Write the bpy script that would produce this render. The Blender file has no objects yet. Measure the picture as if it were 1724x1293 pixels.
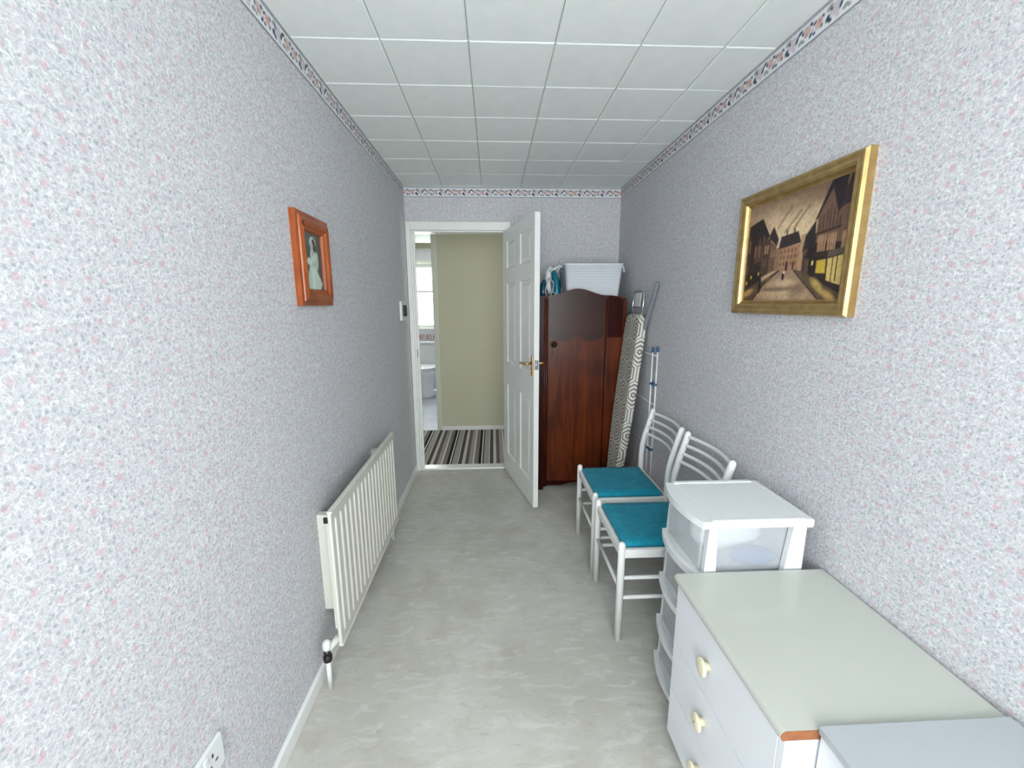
import bpy, bmesh, math, random
import numpy as np
from mathutils import Vector, Matrix
random.seed(7)
SC = bpy.context.scene
COL = SC.collection
PI = math.pi

# ------------------------------------------------------------------ camera
W, H, D = 1.717, 2.340, 3.529          # room width, height, distance camera -> back wall
YN = -1.15                             # window wall behind the camera
F, YAW, PITCH, ROLL = 707.289, 0.04453, 0.18838, -0.00367
CAMP = Vector((0.684, 0.0, 1.435))
cam_d = bpy.data.cameras.new('camera')
cam = bpy.data.objects.new('camera', cam_d); COL.objects.link(cam)
cam_d.sensor_fit = 'HORIZONTAL'; cam_d.sensor_width = 36.0
cam_d.lens = F / 1724.0 * 36.0
cam_d.clip_start = 0.02
_d = Vector((math.sin(YAW)*math.cos(PITCH), math.cos(YAW)*math.cos(PITCH), -math.sin(PITCH)))
_r = Vector((math.cos(YAW), -math.sin(YAW), 0)); _u = _r.cross(_d)
_c, _s = math.cos(ROLL), math.sin(ROLL)
_R = _c*_r + _s*_u; _U = -_s*_r + _c*_u
cam.matrix_world = Matrix(((_R.x, _U.x, -_d.x, CAMP.x), (_R.y, _U.y, -_d.y, CAMP.y), (_R.z, _U.z, -_d.z, CAMP.z), (0, 0, 0, 1)))
SC.camera = cam

# ------------------------------------------------------------------ world, daylight, exposure
SC.view_settings.view_transform = 'Standard'
SC.view_settings.look = 'None'
SC.view_settings.gamma = 1.0
SC.view_settings.use_curve_mapping = False
SC.view_settings.exposure = 0.0
world = bpy.data.worlds.new('overcast_sky'); SC.world = world
world.use_nodes = True
bg = world.node_tree.nodes['Background']
bg.inputs['Color'].default_value = (0.94, 0.975, 1.0, 1)
bg.inputs['Strength'].default_value = 15.5

WX0, WX1, WZ0, WZ1 = 0.10, 1.62, 0.62, 2.20       # window behind the camera
BX0, BX1, BZ0, BZ1, BY = -0.85, 0.15, 1.05, 2.07, 7.10   # bathroom window
def portal(name, x, y, z, sx, sz, into):
    L = bpy.data.lights.new(name, 'AREA'); L.shape = 'RECTANGLE'; L.size = sx; L.size_y = sz
    L.cycles.is_portal = True
    o = bpy.data.objects.new(name, L); COL.objects.link(o)
    o.location = (x, y, z)
    o.rotation_euler = (PI/2 if into > 0 else -PI/2, 0, 0)
    return o
# an area light shines along its local -Z
portal('window_portal', (WX0+WX1)/2, YN-0.11, (WZ0+WZ1)/2, WX1-WX0, WZ1-WZ0, 1)
portal('bathroom_window_portal', (BX0+BX1)/2, BY+0.13, (BZ0+BZ1)/2, BX1-BX0, BZ1-BZ0, -1)

_hp = portal('added_hall_window_portal', 2.51, 4.175, 1.50, 0.55, 0.80, 1)  # portal for the unseen hall window, added to brighten the hall
_hp.rotation_euler = (0, PI/2, 0); _hp.data.size = 0.80; _hp.data.size_y = 0.55
# ------------------------------------------------------------------ colours and materials
def lin(c):
    c = c/255.0
    return c/12.92 if c <= 0.04045 else ((c+0.055)/1.055)**2.4
def rgb(r, g, b): return (lin(r), lin(g), lin(b), 1.0)

class S:
    """thin wrapper to write shader maths"""
    def __init__(s, nt, sock): s.nt, s.k = nt, sock
    def _m(s, op, *o, clamp=False):
        n = s.nt.nodes.new('ShaderNodeMath'); n.operation = op; n.use_clamp = clamp
        for i, v in enumerate((s,)+o):
            if isinstance(v, S): s.nt.links.new(v.k, n.inputs[i])
            else: n.inputs[i].default_value = v
        return S(s.nt, n.outputs[0])
    def __add__(s, o): return s._m('ADD', o)
    def __sub__(s, o): return s._m('SUBTRACT', o)
    def __mul__(s, o): return s._m('MULTIPLY', o)
    def __truediv__(s, o): return s._m('DIVIDE', o)
    def abs(s): return s._m('ABSOLUTE')
    def frac(s): return s._m('FRACT')
    def floor(s): return s._m('FLOOR')
    def max(s, o): return s._m('MAXIMUM', o)
    def min(s, o): return s._m('MINIMUM', o)
    def lt(s, o): return s._m('LESS_THAN', o)
    def gt(s, o): return s._m('GREATER_THAN', o)
    def mod(s, o): return s._m('FLOORED_MODULO', o)
    def ramp(s, a, b):
        n = s.nt.nodes.new('ShaderNodeMapRange'); n.interpolation_type = 'SMOOTHSTEP'
        s.nt.links.new(s.k, n.inputs['Value'])
        n.inputs['From Min'].default_value = a; n.inputs['From Max'].default_value = b
        return S(s.nt, n.outputs['Result'])

MATS = {}
class Mt:
    def __init__(m, name, col=(200, 200, 200), rough=0.5, spec=0.5, metal=0.0):
        m.mat = bpy.data.materials.new(name); m.mat.use_nodes = True
        m.nt = m.mat.node_tree; m.b = m.nt.nodes['Principled BSDF']
        m.b.inputs['Base Color'].default_value = rgb(*col)
        m.b.inputs['Roughness'].default_value = rough
        m.b.inputs['Specular IOR Level'].default_value = spec
        m.b.inputs['Metallic'].default_value = metal
        MATS[name] = m.mat
    def set(m, k, v): m.b.inputs[k].default_value = v; return m
    def node(m, t, **kw):
        n = m.nt.nodes.new(t)
        for k, v in kw.items(): setattr(n, k, v)
        return n
    def link(m, a, b): m.nt.links.new(a.k if isinstance(a, S) else a, b)
    def obj_xyz(m):
        tc = m.node('ShaderNodeTexCoord'); sp = m.node('ShaderNodeSeparateXYZ')
        m.link(tc.outputs['Object'], sp.inputs[0]); m.tc = tc
        return [S(m.nt, sp.outputs[i]) for i in range(3)]
    def vec(m, x, y, z=0.0):
        c = m.node('ShaderNodeCombineXYZ')
        for i, v in enumerate((x, y, z)):
            if isinstance(v, S): m.link(v, c.inputs[i])
            else: c.inputs[i].default_value = v
        return c.outputs[0]
    def noise(m, vec, scale, detail=2.0, rough=0.5, dist=0.0):
        n = m.node('ShaderNodeTexNoise'); n.inputs['Scale'].default_value = scale
        n.inputs['Detail'].default_value = detail; n.inputs['Roughness'].default_value = rough
        n.inputs['Distortion'].default_value = dist
        if vec is not None: m.link(vec, n.inputs['Vector'])
        return S(m.nt, n.outputs['Fac'])
    def voro(m, vec, scale, rnd=1.0):
        n = m.node('ShaderNodeTexVoronoi'); n.inputs['Scale'].default_value = scale
        n.inputs['Randomness'].default_value = rnd; n.voronoi_dimensions = '2D'
        m.link(vec, n.inputs['Vector'])
        sp = m.node('ShaderNodeSeparateXYZ'); m.link(n.outputs['Color'], sp.inputs[0])
        return S(m.nt, n.outputs['Distance']), S(m.nt, sp.outputs[0]), S(m.nt, sp.outputs[1])
    def mix(m, fac, a, b):
        n = m.node('ShaderNodeMix', data_type='RGBA')
        m.link(fac, n.inputs['Factor'])
        for v, i in ((a, 6), (b, 7)):
            if isinstance(v, tuple): n.inputs[i].default_value = v if len(v) == 4 else rgb(*v)
            else: m.link(v, n.inputs[i])
        return n.outputs[2]
    def color(m, sock): m.link(sock, m.b.inputs['Base Color']); return m
    def bump(m, h, dist=0.002, strength=0.5):
        n = m.node('ShaderNodeBump'); n.inputs['Distance'].default_value = dist
        n.inputs['Strength'].default_value = strength
        m.link(h, n.inputs['Height']); m.link(n.outputs[0], m.b.inputs['Normal']); return m

def simple(name, col, rough=0.5, spec=0.5, metal=0.0, var=0.04, scale=20.0, bump=0.0):
    """plain paint / plastic / metal with a slight procedural variation"""
    m = Mt(name, col, rough, spec, metal)
    m.obj_xyz()
    n = m.noise(m.tc.outputs['Object'], scale, 3.0)
    a = tuple(max(0, c*(1-var)) for c in col); b = tuple(min(255, c*(1+var)) for c in col)
    m.color(m.mix(n, a, b))
    if bump: m.bump(m.noise(m.tc.outputs['Object'], scale*12, 2.0), bump, 0.4)
    return m.mat

def wallpaper(name, axis, seams=()):
    m = Mt(name, (215, 215, 220), 0.75, 0.25)
    x, y, z = m.obj_xyz()
    u = y if axis == 'y' else x
    v2 = m.vec(u, z)
    # wobble
    w1 = m.noise(v2, 90, 2.0); 
    uu = u + (w1-0.5)*0.008; vv = z + (m.noise(m.vec(z, u, 3.3), 90, 2.0)-0.5)*0.008
    vw = m.vec(uu, vv)
    ground = m.noise(v2, 110, 3.0, 0.6)
    c = m.mix(ground.ramp(0.38, 0.62), (189, 189, 194), (205, 205, 208))
    # pale scrolling stems
    st = (m.noise(vw, 66, 1.0)-0.5).abs().ramp(0.04, 0.0)
    c = m.mix(st*0.9, c, (226, 227, 228))
    st2 = (m.noise(m.vec(vv, uu, 7.0), 85, 1.0)-0.5).abs().ramp(0.04, 0.0)
    c = m.mix(st2*0.8, c, (222, 223, 225))
    # small grey-green leaves
    d, r1, r2 = m.voro(vw, 125, 1.0)
    leaf = d.ramp(0.45, 0.28)*r1.gt(0.55)
    c = m.mix(leaf*0.34, c, (158, 160, 168))
    d3, r5, r6 = m.voro(m.vec(uu+0.37, vv+0.11), 75, 1.0)
    leaf2 = d3.ramp(0.27, 0.15)*r5.gt(0.66)
    c = m.mix(leaf2*0.5, c, (134, 146, 156))
    # pink roses
    d2, r3, r4 = m.voro(vw, 28, 0.55)
    rose = d2.ramp(0.25, 0.12)*r3.gt(0.15)
    c = m.mix(rose*(r4*0.32+0.20), c, (206, 162, 170))
    core = d2.ramp(0.10, 0.03)*r3.gt(0.15)
    c = m.mix(core*0.16, c, (190, 128, 142))
    for s in seams:
        ln = (u-s+(m.noise(m.vec(z, s), 3.0, 1.0)-0.5)*0.004).abs().lt(0.0011)
        brk = m.noise(m.vec(z, s*7.0), 4.0, 3.0).gt(0.50)
        c = m.mix(ln*brk*0.45, c, (246, 246, 246))
    m.color(c)
    m.bump(m.noise(v2, 260, 2.0)+st*0.5, 0.0012, 0.35)
    return m.mat

M_wp_y = wallpaper('wallpaper_left', 'y', (0.895, 1.72, 2.55))
M_wp_yr = wallpaper('wallpaper_right', 'y')
M_wp_x = wallpaper('wallpaper_back', 'x')
M_white = simple('white_gloss_paint', (234, 235, 231), 0.32, 0.5, var=0.015, scale=6, bump=0.0006)
M_trimw = simple('white_trim_paint', (234, 235, 233), 0.4, var=0.02, scale=8)
M_beige = simple('beige_hall_paint', (198, 196, 174), 0.7, 0.2, var=0.015, scale=3, bump=0.0008)
M_tile = Mt('ceiling_tile_paint', (222, 228, 224), 0.8, 0.15)
_x, _y, _z = M_tile.obj_xyz()
M_tile.color(M_tile.mix(M_tile.noise(M_tile.tc.outputs['Object'], 14, 3.0), (228, 234, 231), (240, 244, 241)))
M_tile.bump(M_tile.noise(M_tile.tc.outputs['Object'], 260, 3.0), 0.0015, 0.5)
M_tile = M_tile.mat
M_joint = simple('ceiling_joint', (176, 180, 176), 0.9, 0.1)

def carpet_mat():
    m = Mt('beige_carpet', (180, 175, 165), 0.95, 0.08)
    x, y, z = m.obj_xyz(); v = m.tc.outputs['Object']
    big = m.noise(v, 2.6, 4.0, 0.6, 0.6)
    mid = m.noise(m.vec(x*9.0, y*26.0), 1.0, 3.0, 0.6, 0.8)
    fine = m.noise(v, 420, 2.0)
    c = m.mix(big.ramp(0.3, 0.7), (188, 185, 176), (208, 205, 197))
    c = m.mix(mid.ramp(0.48, 0.72)*0.6, c, (224, 221, 214))
    mid2 = m.noise(m.vec(x*14.0+3.0, y*40.0), 1.0, 3.0, 0.6, 1.0)
    c = m.mix(mid2.ramp(0.55, 0.75)*0.5, c, (168, 162, 152))
    c = m.mix(m.noise(m.vec(x, y, 5.0), 7.0, 3.0).ramp(0.56, 0.72)*0.35, c, (170, 162, 150))
    c = m.mix(fine.ramp(0.3, 0.7)*0.3, c, (160, 156, 146))
    m.color(c); m.set('Sheen Weight', 0.2)
    m.bump(fine, 0.004, 0.6)
    return m.mat
M_carpet = carpet_mat()

def stripes_mat():
    m = Mt('striped_carpet', (120, 115, 110), 0.95, 0.08)
    x, y, z = m.obj_xyz(); v = m.tc.outputs['Object']
    t = ((x - 0.349 + (m.noise(v, 30, 1.0)-0.5)*0.006)/0.29).frac()
    n = m.node('ShaderNodeValToRGB'); n.color_ramp.interpolation = 'CONSTANT'
    db, lg, br, gr, wh, bg_, bk = (94, 84, 84), (212, 208, 204), (116, 104, 102), (170, 166, 164), (236, 232, 228), (138, 130, 124), (46, 42, 46)
    seq = [(35, db), (30, lg), (35, br), (40, gr), (13, wh), (42, bg_), (28, bk), (11, wh), (12, bk), (54, gr), (7, wh)]
    tot = sum(a for a, _ in seq); acc = 0
    el = n.color_ramp.elements
    for i, (wd, cc) in enumerate(seq):
        p = acc/tot
        if i == 0: e = el[0]; e.position = 0.0
        elif i == 1: e = el[1]; e.position = p
        else: e = el.new(p)
        e.color = rgb(*cc); acc += wd
    m.link(t, n.inputs[0])
    f = m.noise(v, 300, 2.0)
    m.color(m.mix(f.ramp(0.3, 0.7)*0.25, n.outputs[0], (30, 28, 28)))
    m.bump(f, 0.004, 0.5)
    return m.mat
M_stripes = stripes_mat()
M_lino = simple('blue_grey_lino', (186, 190, 204), 0.35, 0.4, var=0.10, scale=7)
M_bathwall = simple('pale_lilac_bath_wall', (214, 212, 222), 0.5, var=0.01)
M_ceilplain = simple('plain_white_ceiling', (226, 228, 228), 0.8, 0.1, var=0.01)

def wood(name, c1, c2, rough, axis=2, scale=1.0, coat=0.0, dark=None, spec=0.28):
    m = Mt(name, c1, rough, 0.5)
    p = list(m.obj_xyz())
    for i in range(3): p[i] = p[i]*((2.0 if i == axis else 26.0)*scale)
    v = m.vec(*p)
    n = m.noise(v, 1.0, 4.0, 0.6, 1.2)
    c = m.mix(n.ramp(0.3, 0.7), c1, c2)
    if dark: c = m.mix(m.noise(m.tc.outputs['Object'], 3.5*scale, 2.0).ramp(0.42, 0.75)*0.7, c, dark)
    m.color(c)
    m.set('Specular IOR Level', spec)
    if coat: m.set('Coat Weight', coat).set('Coat Roughness', 0.08)
    return m.mat
M_mahog = wood('mahogany_veneer', (74, 26, 7), (104, 46, 12), 0.3, 2, 1.0, 0.10, (48, 14, 5))
M_mahogd = wood('dark_mahogany', (40, 12, 10), (56, 16, 13), 0.3, 2, 1.0, 0.0, None, 0.12)
M_burr = wood('burr_walnut_veneer', (46, 22, 17), (60, 30, 22), 0.28, 0, 0.3, 0.12, (40, 18, 14))
M_pine = wood('orange_pine', (146, 72, 32), (168, 88, 42), 0.4, 2, 2.0, 0.3, (122, 54, 24))
M_knot = simple('pine_knot', (96, 40, 20), 0.5)
M_gold = Mt('gilt_frame', (178, 146, 92), 0.36, 0.5, 0.75)
_x, _y, _z = M_gold.obj_xyz()
M_gold.color(M_gold.mix(M_gold.noise(M_gold.tc.outputs['Object'], 30, 4.0), (150, 118, 70), (206, 178, 122))); M_gold = M_gold.mat
M_brass = simple('polished_brass', (206, 170, 110), 0.2, 0.5, 1.0)
M_steel = simple('satin_steel', (190, 192, 194), 0.3, 0.5, 1.0)
M_chrome = simple('bright_wire', (214, 216, 218), 0.22, 0.5, 0.85)
M_greym = simple('grey_painted_tube', (128, 134, 142), 0.45, 0.4, 0.0)
M_black = simple('black_plastic', (34, 34, 34), 0.4)
M_darkmetal = simple('dark_valve_metal', (62, 58, 56), 0.35, 0.5, 0.8)
M_bronze = simple('dark_bronze', (58, 46, 38), 0.4, 0.5, 0.6)
M_radw = simple('radiator_cream_enamel', (212, 210, 200), 0.35, 0.5, var=0.012, scale=5)
M_plw = simple('white_plastic', (222, 225, 225), 0.35, 0.5, var=0.01)
M_airer = simple('white_coated_wire', (226, 229, 230), 0.3, 0.5, var=0.01)
M_blue = simple('blue_plastic', (50, 92, 128), 0.45)
M_chairw = simple('white_chair_lacquer', (228, 229, 226), 0.3, 0.5, var=0.012)
def velvet():
    m = Mt('teal_velvet', (30, 110, 132), 0.85, 0.2)
    m.obj_xyz(); v = m.tc.outputs['Object']
    n = m.noise(v, 16, 4.0, 0.65, 1.0)
    m.color(m.mix(n.ramp(0.35, 0.7), (16, 124, 148), (34, 140, 162)))
    m.set('Sheen Weight', 0.08); m.bump(m.noise(v, 300, 2.0), 0.001, 0.4)
    return m.mat
M_velvet = velvet()
M_lam = simple('cream_laminate', (188, 191, 182), 0.2, 0.5, var=0.012, scale=4)
M_chestw = simple('white_melamine', (230, 233, 238), 0.4, 0.4, var=0.008, scale=4)
M_chip = simple('brown_chipboard', (138, 90, 62), 0.9, 0.1, var=0.15, scale=120)
M_knob = simple('cream_knob', (226, 218, 188), 0.3, 0.5, var=0.01)
M_cabtop = simple('grey_white_foil', (168, 173, 176), 0.4, 0.4, var=0.01)
M_cab = simple('white_cabinet_foil', (214, 218, 220), 0.4, 0.4, var=0.01)
def plastic_clear():
    m = Mt('translucent_plastic', (226, 228, 232), 0.35, 0.4)
    m.obj_xyz(); m.color(m.mix(m.noise(m.tc.outputs['Object'], 9, 2.0), (226, 230, 234), (236, 239, 243)))
    m.set('Alpha', 0.27)
    return m.mat
M_clear = plastic_clear()
def glass(name, col, transp, rough=0.05):
    m = Mt(name, col, rough, 0.5)
    out = m.nt.nodes['Material Output']
    tr = m.node('ShaderNodeBsdfTransparent'); tl = m.node('ShaderNodeBsdfTranslucent')
    tl.inputs[0].default_value = rgb(*col); tr.inputs[0].default_value = (0.97, 0.98, 0.98, 1)
    gl = m.node('ShaderNodeBsdfGlossy'); gl.inputs['Roughness'].default_value = rough
    m1 = m.node('ShaderNodeMixShader'); m1.inputs[0].default_value = transp
    m.link(tl.outputs[0], m1.inputs[1]); m.link(tr.outputs[0], m1.inputs[2])
    m2 = m.node('ShaderNodeMixShader'); m2.inputs[0].default_value = 0.04
    m.link(m1.outputs[0], m2.inputs[1]); m.link(gl.outputs[0], m2.inputs[2])
    m.link(m2.outputs[0], out.inputs['Surface'])
    return m.mat
M_glass = glass('clear_glass', (250, 250, 250), 1.0)
M_frost = glass('frosted_glass', (250, 252, 250), 0.55, 0.4)
M_frostg = glass('green_tinged_glass', (236, 242, 206), 0.45, 0.3)
M_porc = simple('white_porcelain', (226, 229, 234), 0.12, 0.6, var=0.005)
M_basket = simple('white_basket_plastic', (226, 231, 236), 0.4, var=0.01)
M_hole = simple('basket_hole', (204, 209, 216), 0.7)
M_teal = simple('teal_iron_plastic', (12, 110, 136), 0.18, 0.6, var=0.03)
M_teald = simple('deep_teal_tank', (14, 72, 92), 0.15, 0.6, var=0.03)
M_cord = simple('grey_cord', (176, 178, 178), 0.5)
M_blcl = simple('blue_cloth', (30, 74, 140), 0.9, 0.1, var=0.08)
M_whcl = simple('white_cloth', (232, 236, 238), 0.9, 0.1, var=0.03)
def cover_mat():
    m = Mt('hexagon_cover', (150, 146, 136), 0.85, 0.15)
    x, y, z = m.obj_xyz()
    u = y - x*1.0; v = z
    Rr = 0.098; cw = Rr*math.sqrt(3); rh = 3*Rr
    def hexd(ou, ov):
        a = ((u+ou)/cw).frac()*cw - cw/2; b = ((v+ov)/rh).frac()*rh - rh/2
        a, b = a.abs(), b.abs()
        return a.max(a*0.5+b*0.866)
    h = hexd(0.10, 0.198).min(hexd(0.10+cw/2, 0.198+rh/2))
    s = (h/0.0250).frac()
    f = (s-0.5).abs().ramp(0.20, 0.26)
    m.color(m.mix(f, (134, 129, 117), (220, 218, 210)))
    m.bump(m.noise(m.tc.outputs['Object'], 300, 2.0), 0.001, 0.3)
    return m.mat
M_cover = cover_mat()
def attr_mat(name, rough, spec=0.4):
    m = Mt(name, (200, 200, 200), rough, spec)
    a = m.node('ShaderNodeAttribute'); a.attribute_name = 'print'
    m.obj_xyz(); n = m.noise(m.tc.outputs['Object'], 500, 2.0)
    mx = m.node('ShaderNodeMix', data_type='RGBA'); mx.blend_type = 'MULTIPLY'; mx.inputs['Factor'].default_value = 0.25
    m.link(a.outputs['Color'], mx.inputs[6]); 
    cc = m.node('ShaderNodeCombineXYZ'); q = n*0.4+0.8
    for i in range(3): m.link(q, cc.inputs[i])
    m.link(cc.outputs[0], mx.inputs[7]); m.color(mx.outputs[2])
    return m.mat
M_border = attr_mat('printed_border_paper', 0.65, 0.25)
M_canvas = attr_mat('oil_painted_canvas', 0.42, 0.4)
M_photo = attr_mat('printed_photograph', 0.3, 0.5)
M_btile = attr_mat('printed_border_tile', 0.2, 0.5)

# ------------------------------------------------------------------ mesh helpers
def bx(bm, x0, x1, y0, y1, z0, z1, bev=0.0, seg=2):
    r = bmesh.ops.create_cube(bm, size=1.0)
    vs = r['verts']
    for v in vs:
        v.co = Vector((x0+(v.co.x+0.5)*(x1-x0), y0+(v.co.y+0.5)*(y1-y0), z0+(v.co.z+0.5)*(z1-z0)))
    if bev > 0:
        es = list({e for v in vs for e in v.link_edges})
        bmesh.ops.bevel(bm, geom=es, offset=bev, segments=seg, profile=0.5, affect='EDGES')
    return bm
def B(*a, bev=0.0, seg=2): return bx(bmesh.new(), *a, bev=bev, seg=seg)

def frame_of(t):
    t = t.normalized(); a = Vector((0, 0, 1)) if abs(t.z) < 0.9 else Vector((1, 0, 0))
    n = t.cross(a).normalized(); return n, t.cross(n).normalized()
def tube(bm, pts, r, n=10, caps=True, closed=False):
    pts = [Vector(p) for p in pts]
    rs = r if isinstance(r, (list, tuple)) else [r]*len(pts)
    rings = []; N = len(pts); pn = None
    for i, p in enumerate(pts):
        if closed: t = pts[(i+1) % N]-pts[i-1]
        else: t = pts[min(i+1, N-1)]-pts[max(i-1, 0)]
        t = t.normalized()
        if pn is None: a, b = frame_of(t)
        else:
            a = (pn - t*pn.dot(t)).normalized(); b = t.cross(a)
        pn = a
        rings.append([bm.verts.new(p+(a*math.cos(2*PI*k/n)+b*math.sin(2*PI*k/n))*rs[i]) for k in range(n)])
    rng = range(N) if closed else range(N-1)
    for i in rng:
        A, C = rings[i], rings[(i+1) % N]
        for k in range(n):
            f = bm.faces.new((A[k], A[(k+1) % n], C[(k+1) % n], C[k])); f.smooth = True
    if caps and not closed:
        bm.faces.new(rings[0][::-1]); bm.faces.new(rings[-1])
    return bm
def T(pts, r, n=10, **k): return tube(bmesh.new(), pts, r, n, **k)
def rounded_rod(bm, p, q, r, n=14):
    """rod with domed q end"""
    p, q = Vector(p), Vector(q); d = (q-p).normalized()
    pts = [p, q-d*r]+[q-d*r*(1-math.sin(a)) for a in (0.5, 0.95, 1.3)]
    rs = [r, r]+[r*math.cos(a) for a in (0.5, 0.95, 1.3)]
    return tube(bm, pts, rs, n)
def prism(bm, poly, axis, a, b, smooth=False):
    """poly: 2-D outline; axis: the extrusion axis ('x','y','z')"""
    def P(u, v, t):
        return {'x': (t, u, v), 'y': (u, t, v), 'z': (u, v, t)}[axis]
    lo = [bm.verts.new(P(u, v, a)) for u, v in poly]; hi = [bm.verts.new(P(u, v, b)) for u, v in poly]
    n = len(poly)
    f1 = bm.faces.new(lo); f2 = bm.faces.new(hi[::-1])
    for i in range(n):
        f = bm.faces.new((lo[i], hi[i], hi[(i+1) % n], lo[(i+1) % n])); f.smooth = smooth
    bmesh.ops.recalc_face_normals(bm, faces=bm.faces[:])
    return bm
def lathe(bm, prof, origin, axis=(0, 0, 1), n=24):
    o = Vector(origin); ax = Vector(axis).normalized(); a, b = frame_of(ax); rings = []
    for r, h in prof:
        if r < 1e-5: rings.append([bm.verts.new(o+ax*h)])
        else: rings.append([bm.verts.new(o+ax*h+(a*math.cos(2*PI*k/n)+b*math.sin(2*PI*k/n))*r) for k in range(n)])
    for A, C in zip(rings, rings[1:]):
        for k in range(n):
            k2 = (k+1) % n
            if len(A) == 1 and len(C) == 1: continue
            if len(A) == 1: f = bm.faces.new((A[0], C[k2], C[k]))
            elif len(C) == 1: f = bm.faces.new((A[k], A[k2], C[0]))
            else: f = bm.faces.new((A[k], A[k2], C[k2], C[k]))
            f.smooth = True
    if len(rings[0]) > 1: bm.faces.new(rings[0][::-1])
    if len(rings[-1]) > 1: bm.faces.new(rings[-1])
    bmesh.ops.recalc_face_normals(bm, faces=bm.faces[:])
    return bm
def loft(bm, rings, caps=True, smooth=True):
    R = [[bm.verts.new(p) for p in r] for r in rings]; n = len(R[0])
    for A, C in zip(R, R[1:]):
        for k in range(n):
            f = bm.faces.new((A[k], A[(k+1) % n], C[(k+1) % n], C[k])); f.smooth = smooth
    if caps: bm.faces.new(R[0][::-1]); bm.faces.new(R[-1])
    bmesh.ops.recalc_face_normals(bm, faces=bm.faces[:])
    return bm
def loc_of(t):
    p = Vector((0, 0, 0))
    while t is not None: p += t.location; t = t.parent
    return p
def obj(name, bm, mat, parent=None, local=False):
    """link a bmesh as ONE mesh object; coordinates are room coordinates unless local"""
    if parent is not None and not local:
        o = loc_of(parent)
        for v in bm.verts: v.co -= o
    me = bpy.data.meshes.new(name); bm.to_mesh(me); bm.free()
    for mm in (mat if isinstance(mat, (list, tuple)) else [mat]): me.materials.append(mm)
    ob = bpy.data.objects.new(name, me); COL.objects.link(ob)
    if parent is not None: ob.parent = parent
    return ob
def tag(o, label, cat, group=None):
    o['label'] = label; o['category'] = cat
    if group: o['group'] = group
    return o
def thing(name, label, cat, loc=(0, 0, 0), rotz=0.0, group=None):
    o = bpy.data.objects.new(name, None); COL.objects.link(o)
    o.location = loc; o.rotation_euler = (0, 0, rotz); o.empty_display_size = 0.05
    return tag(o, label, cat, group)
def struct(name, bm, mat, label, parent=None):
    o = obj(name, bm, mat, parent)
    if parent is None: o['kind'] = 'structure'; o['label'] = label
    return o
def copy_tree(o, parent=None):
    c = o.copy(); COL.objects.link(c); c.parent = parent
    for ch in list(o.children): copy_tree(ch, c)
    return c
def grid(name, nu, nv, org, du, dv, cols, mat, parent=None):
    """flat printed sheet: (nu x nv) vertices with a colour each (cols: nv,nu,3 linear)"""
    org, du, dv = (np.array(a, float) for a in (org, du, dv))
    if parent is not None: org = org - np.array(loc_of(parent))
    U, V = np.meshgrid(np.arange(nu)/(nu-1), np.arange(nv)/(nv-1))
    co = org+U[..., None]*du+V[..., None]*dv
    i = np.arange((nu-1)*(nv-1)); a = (i//(nu-1))*nu+i % (nu-1)
    q = np.stack([a, a+1, a+1+nu, a+nu], 1)
    me = bpy.data.meshes.new(name)
    me.vertices.add(nu*nv); me.vertices.foreach_set('co', co.reshape(-1))
    me.loops.add(len(q)*4); me.loops.foreach_set('vertex_index', q.reshape(-1))
    me.polygons.add(len(q)); me.polygons.foreach_set('loop_start', np.arange(len(q))*4)
    me.polygons.foreach_set('loop_total', np.full(len(q), 4))
    me.update(); me.validate()
    at = me.color_attributes.new('print', 'FLOAT_COLOR', 'POINT')
    c4 = np.ones((nu*nv, 4)); c4[:, :3] = cols.reshape(-1, 3); at.data.foreach_set('color', c4.reshape(-1))
    me.materials.append(mat)
    ob = bpy.data.objects.new(name, me); COL.objects.link(ob)
    if parent is not None: ob.parent = parent
    return ob
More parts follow.
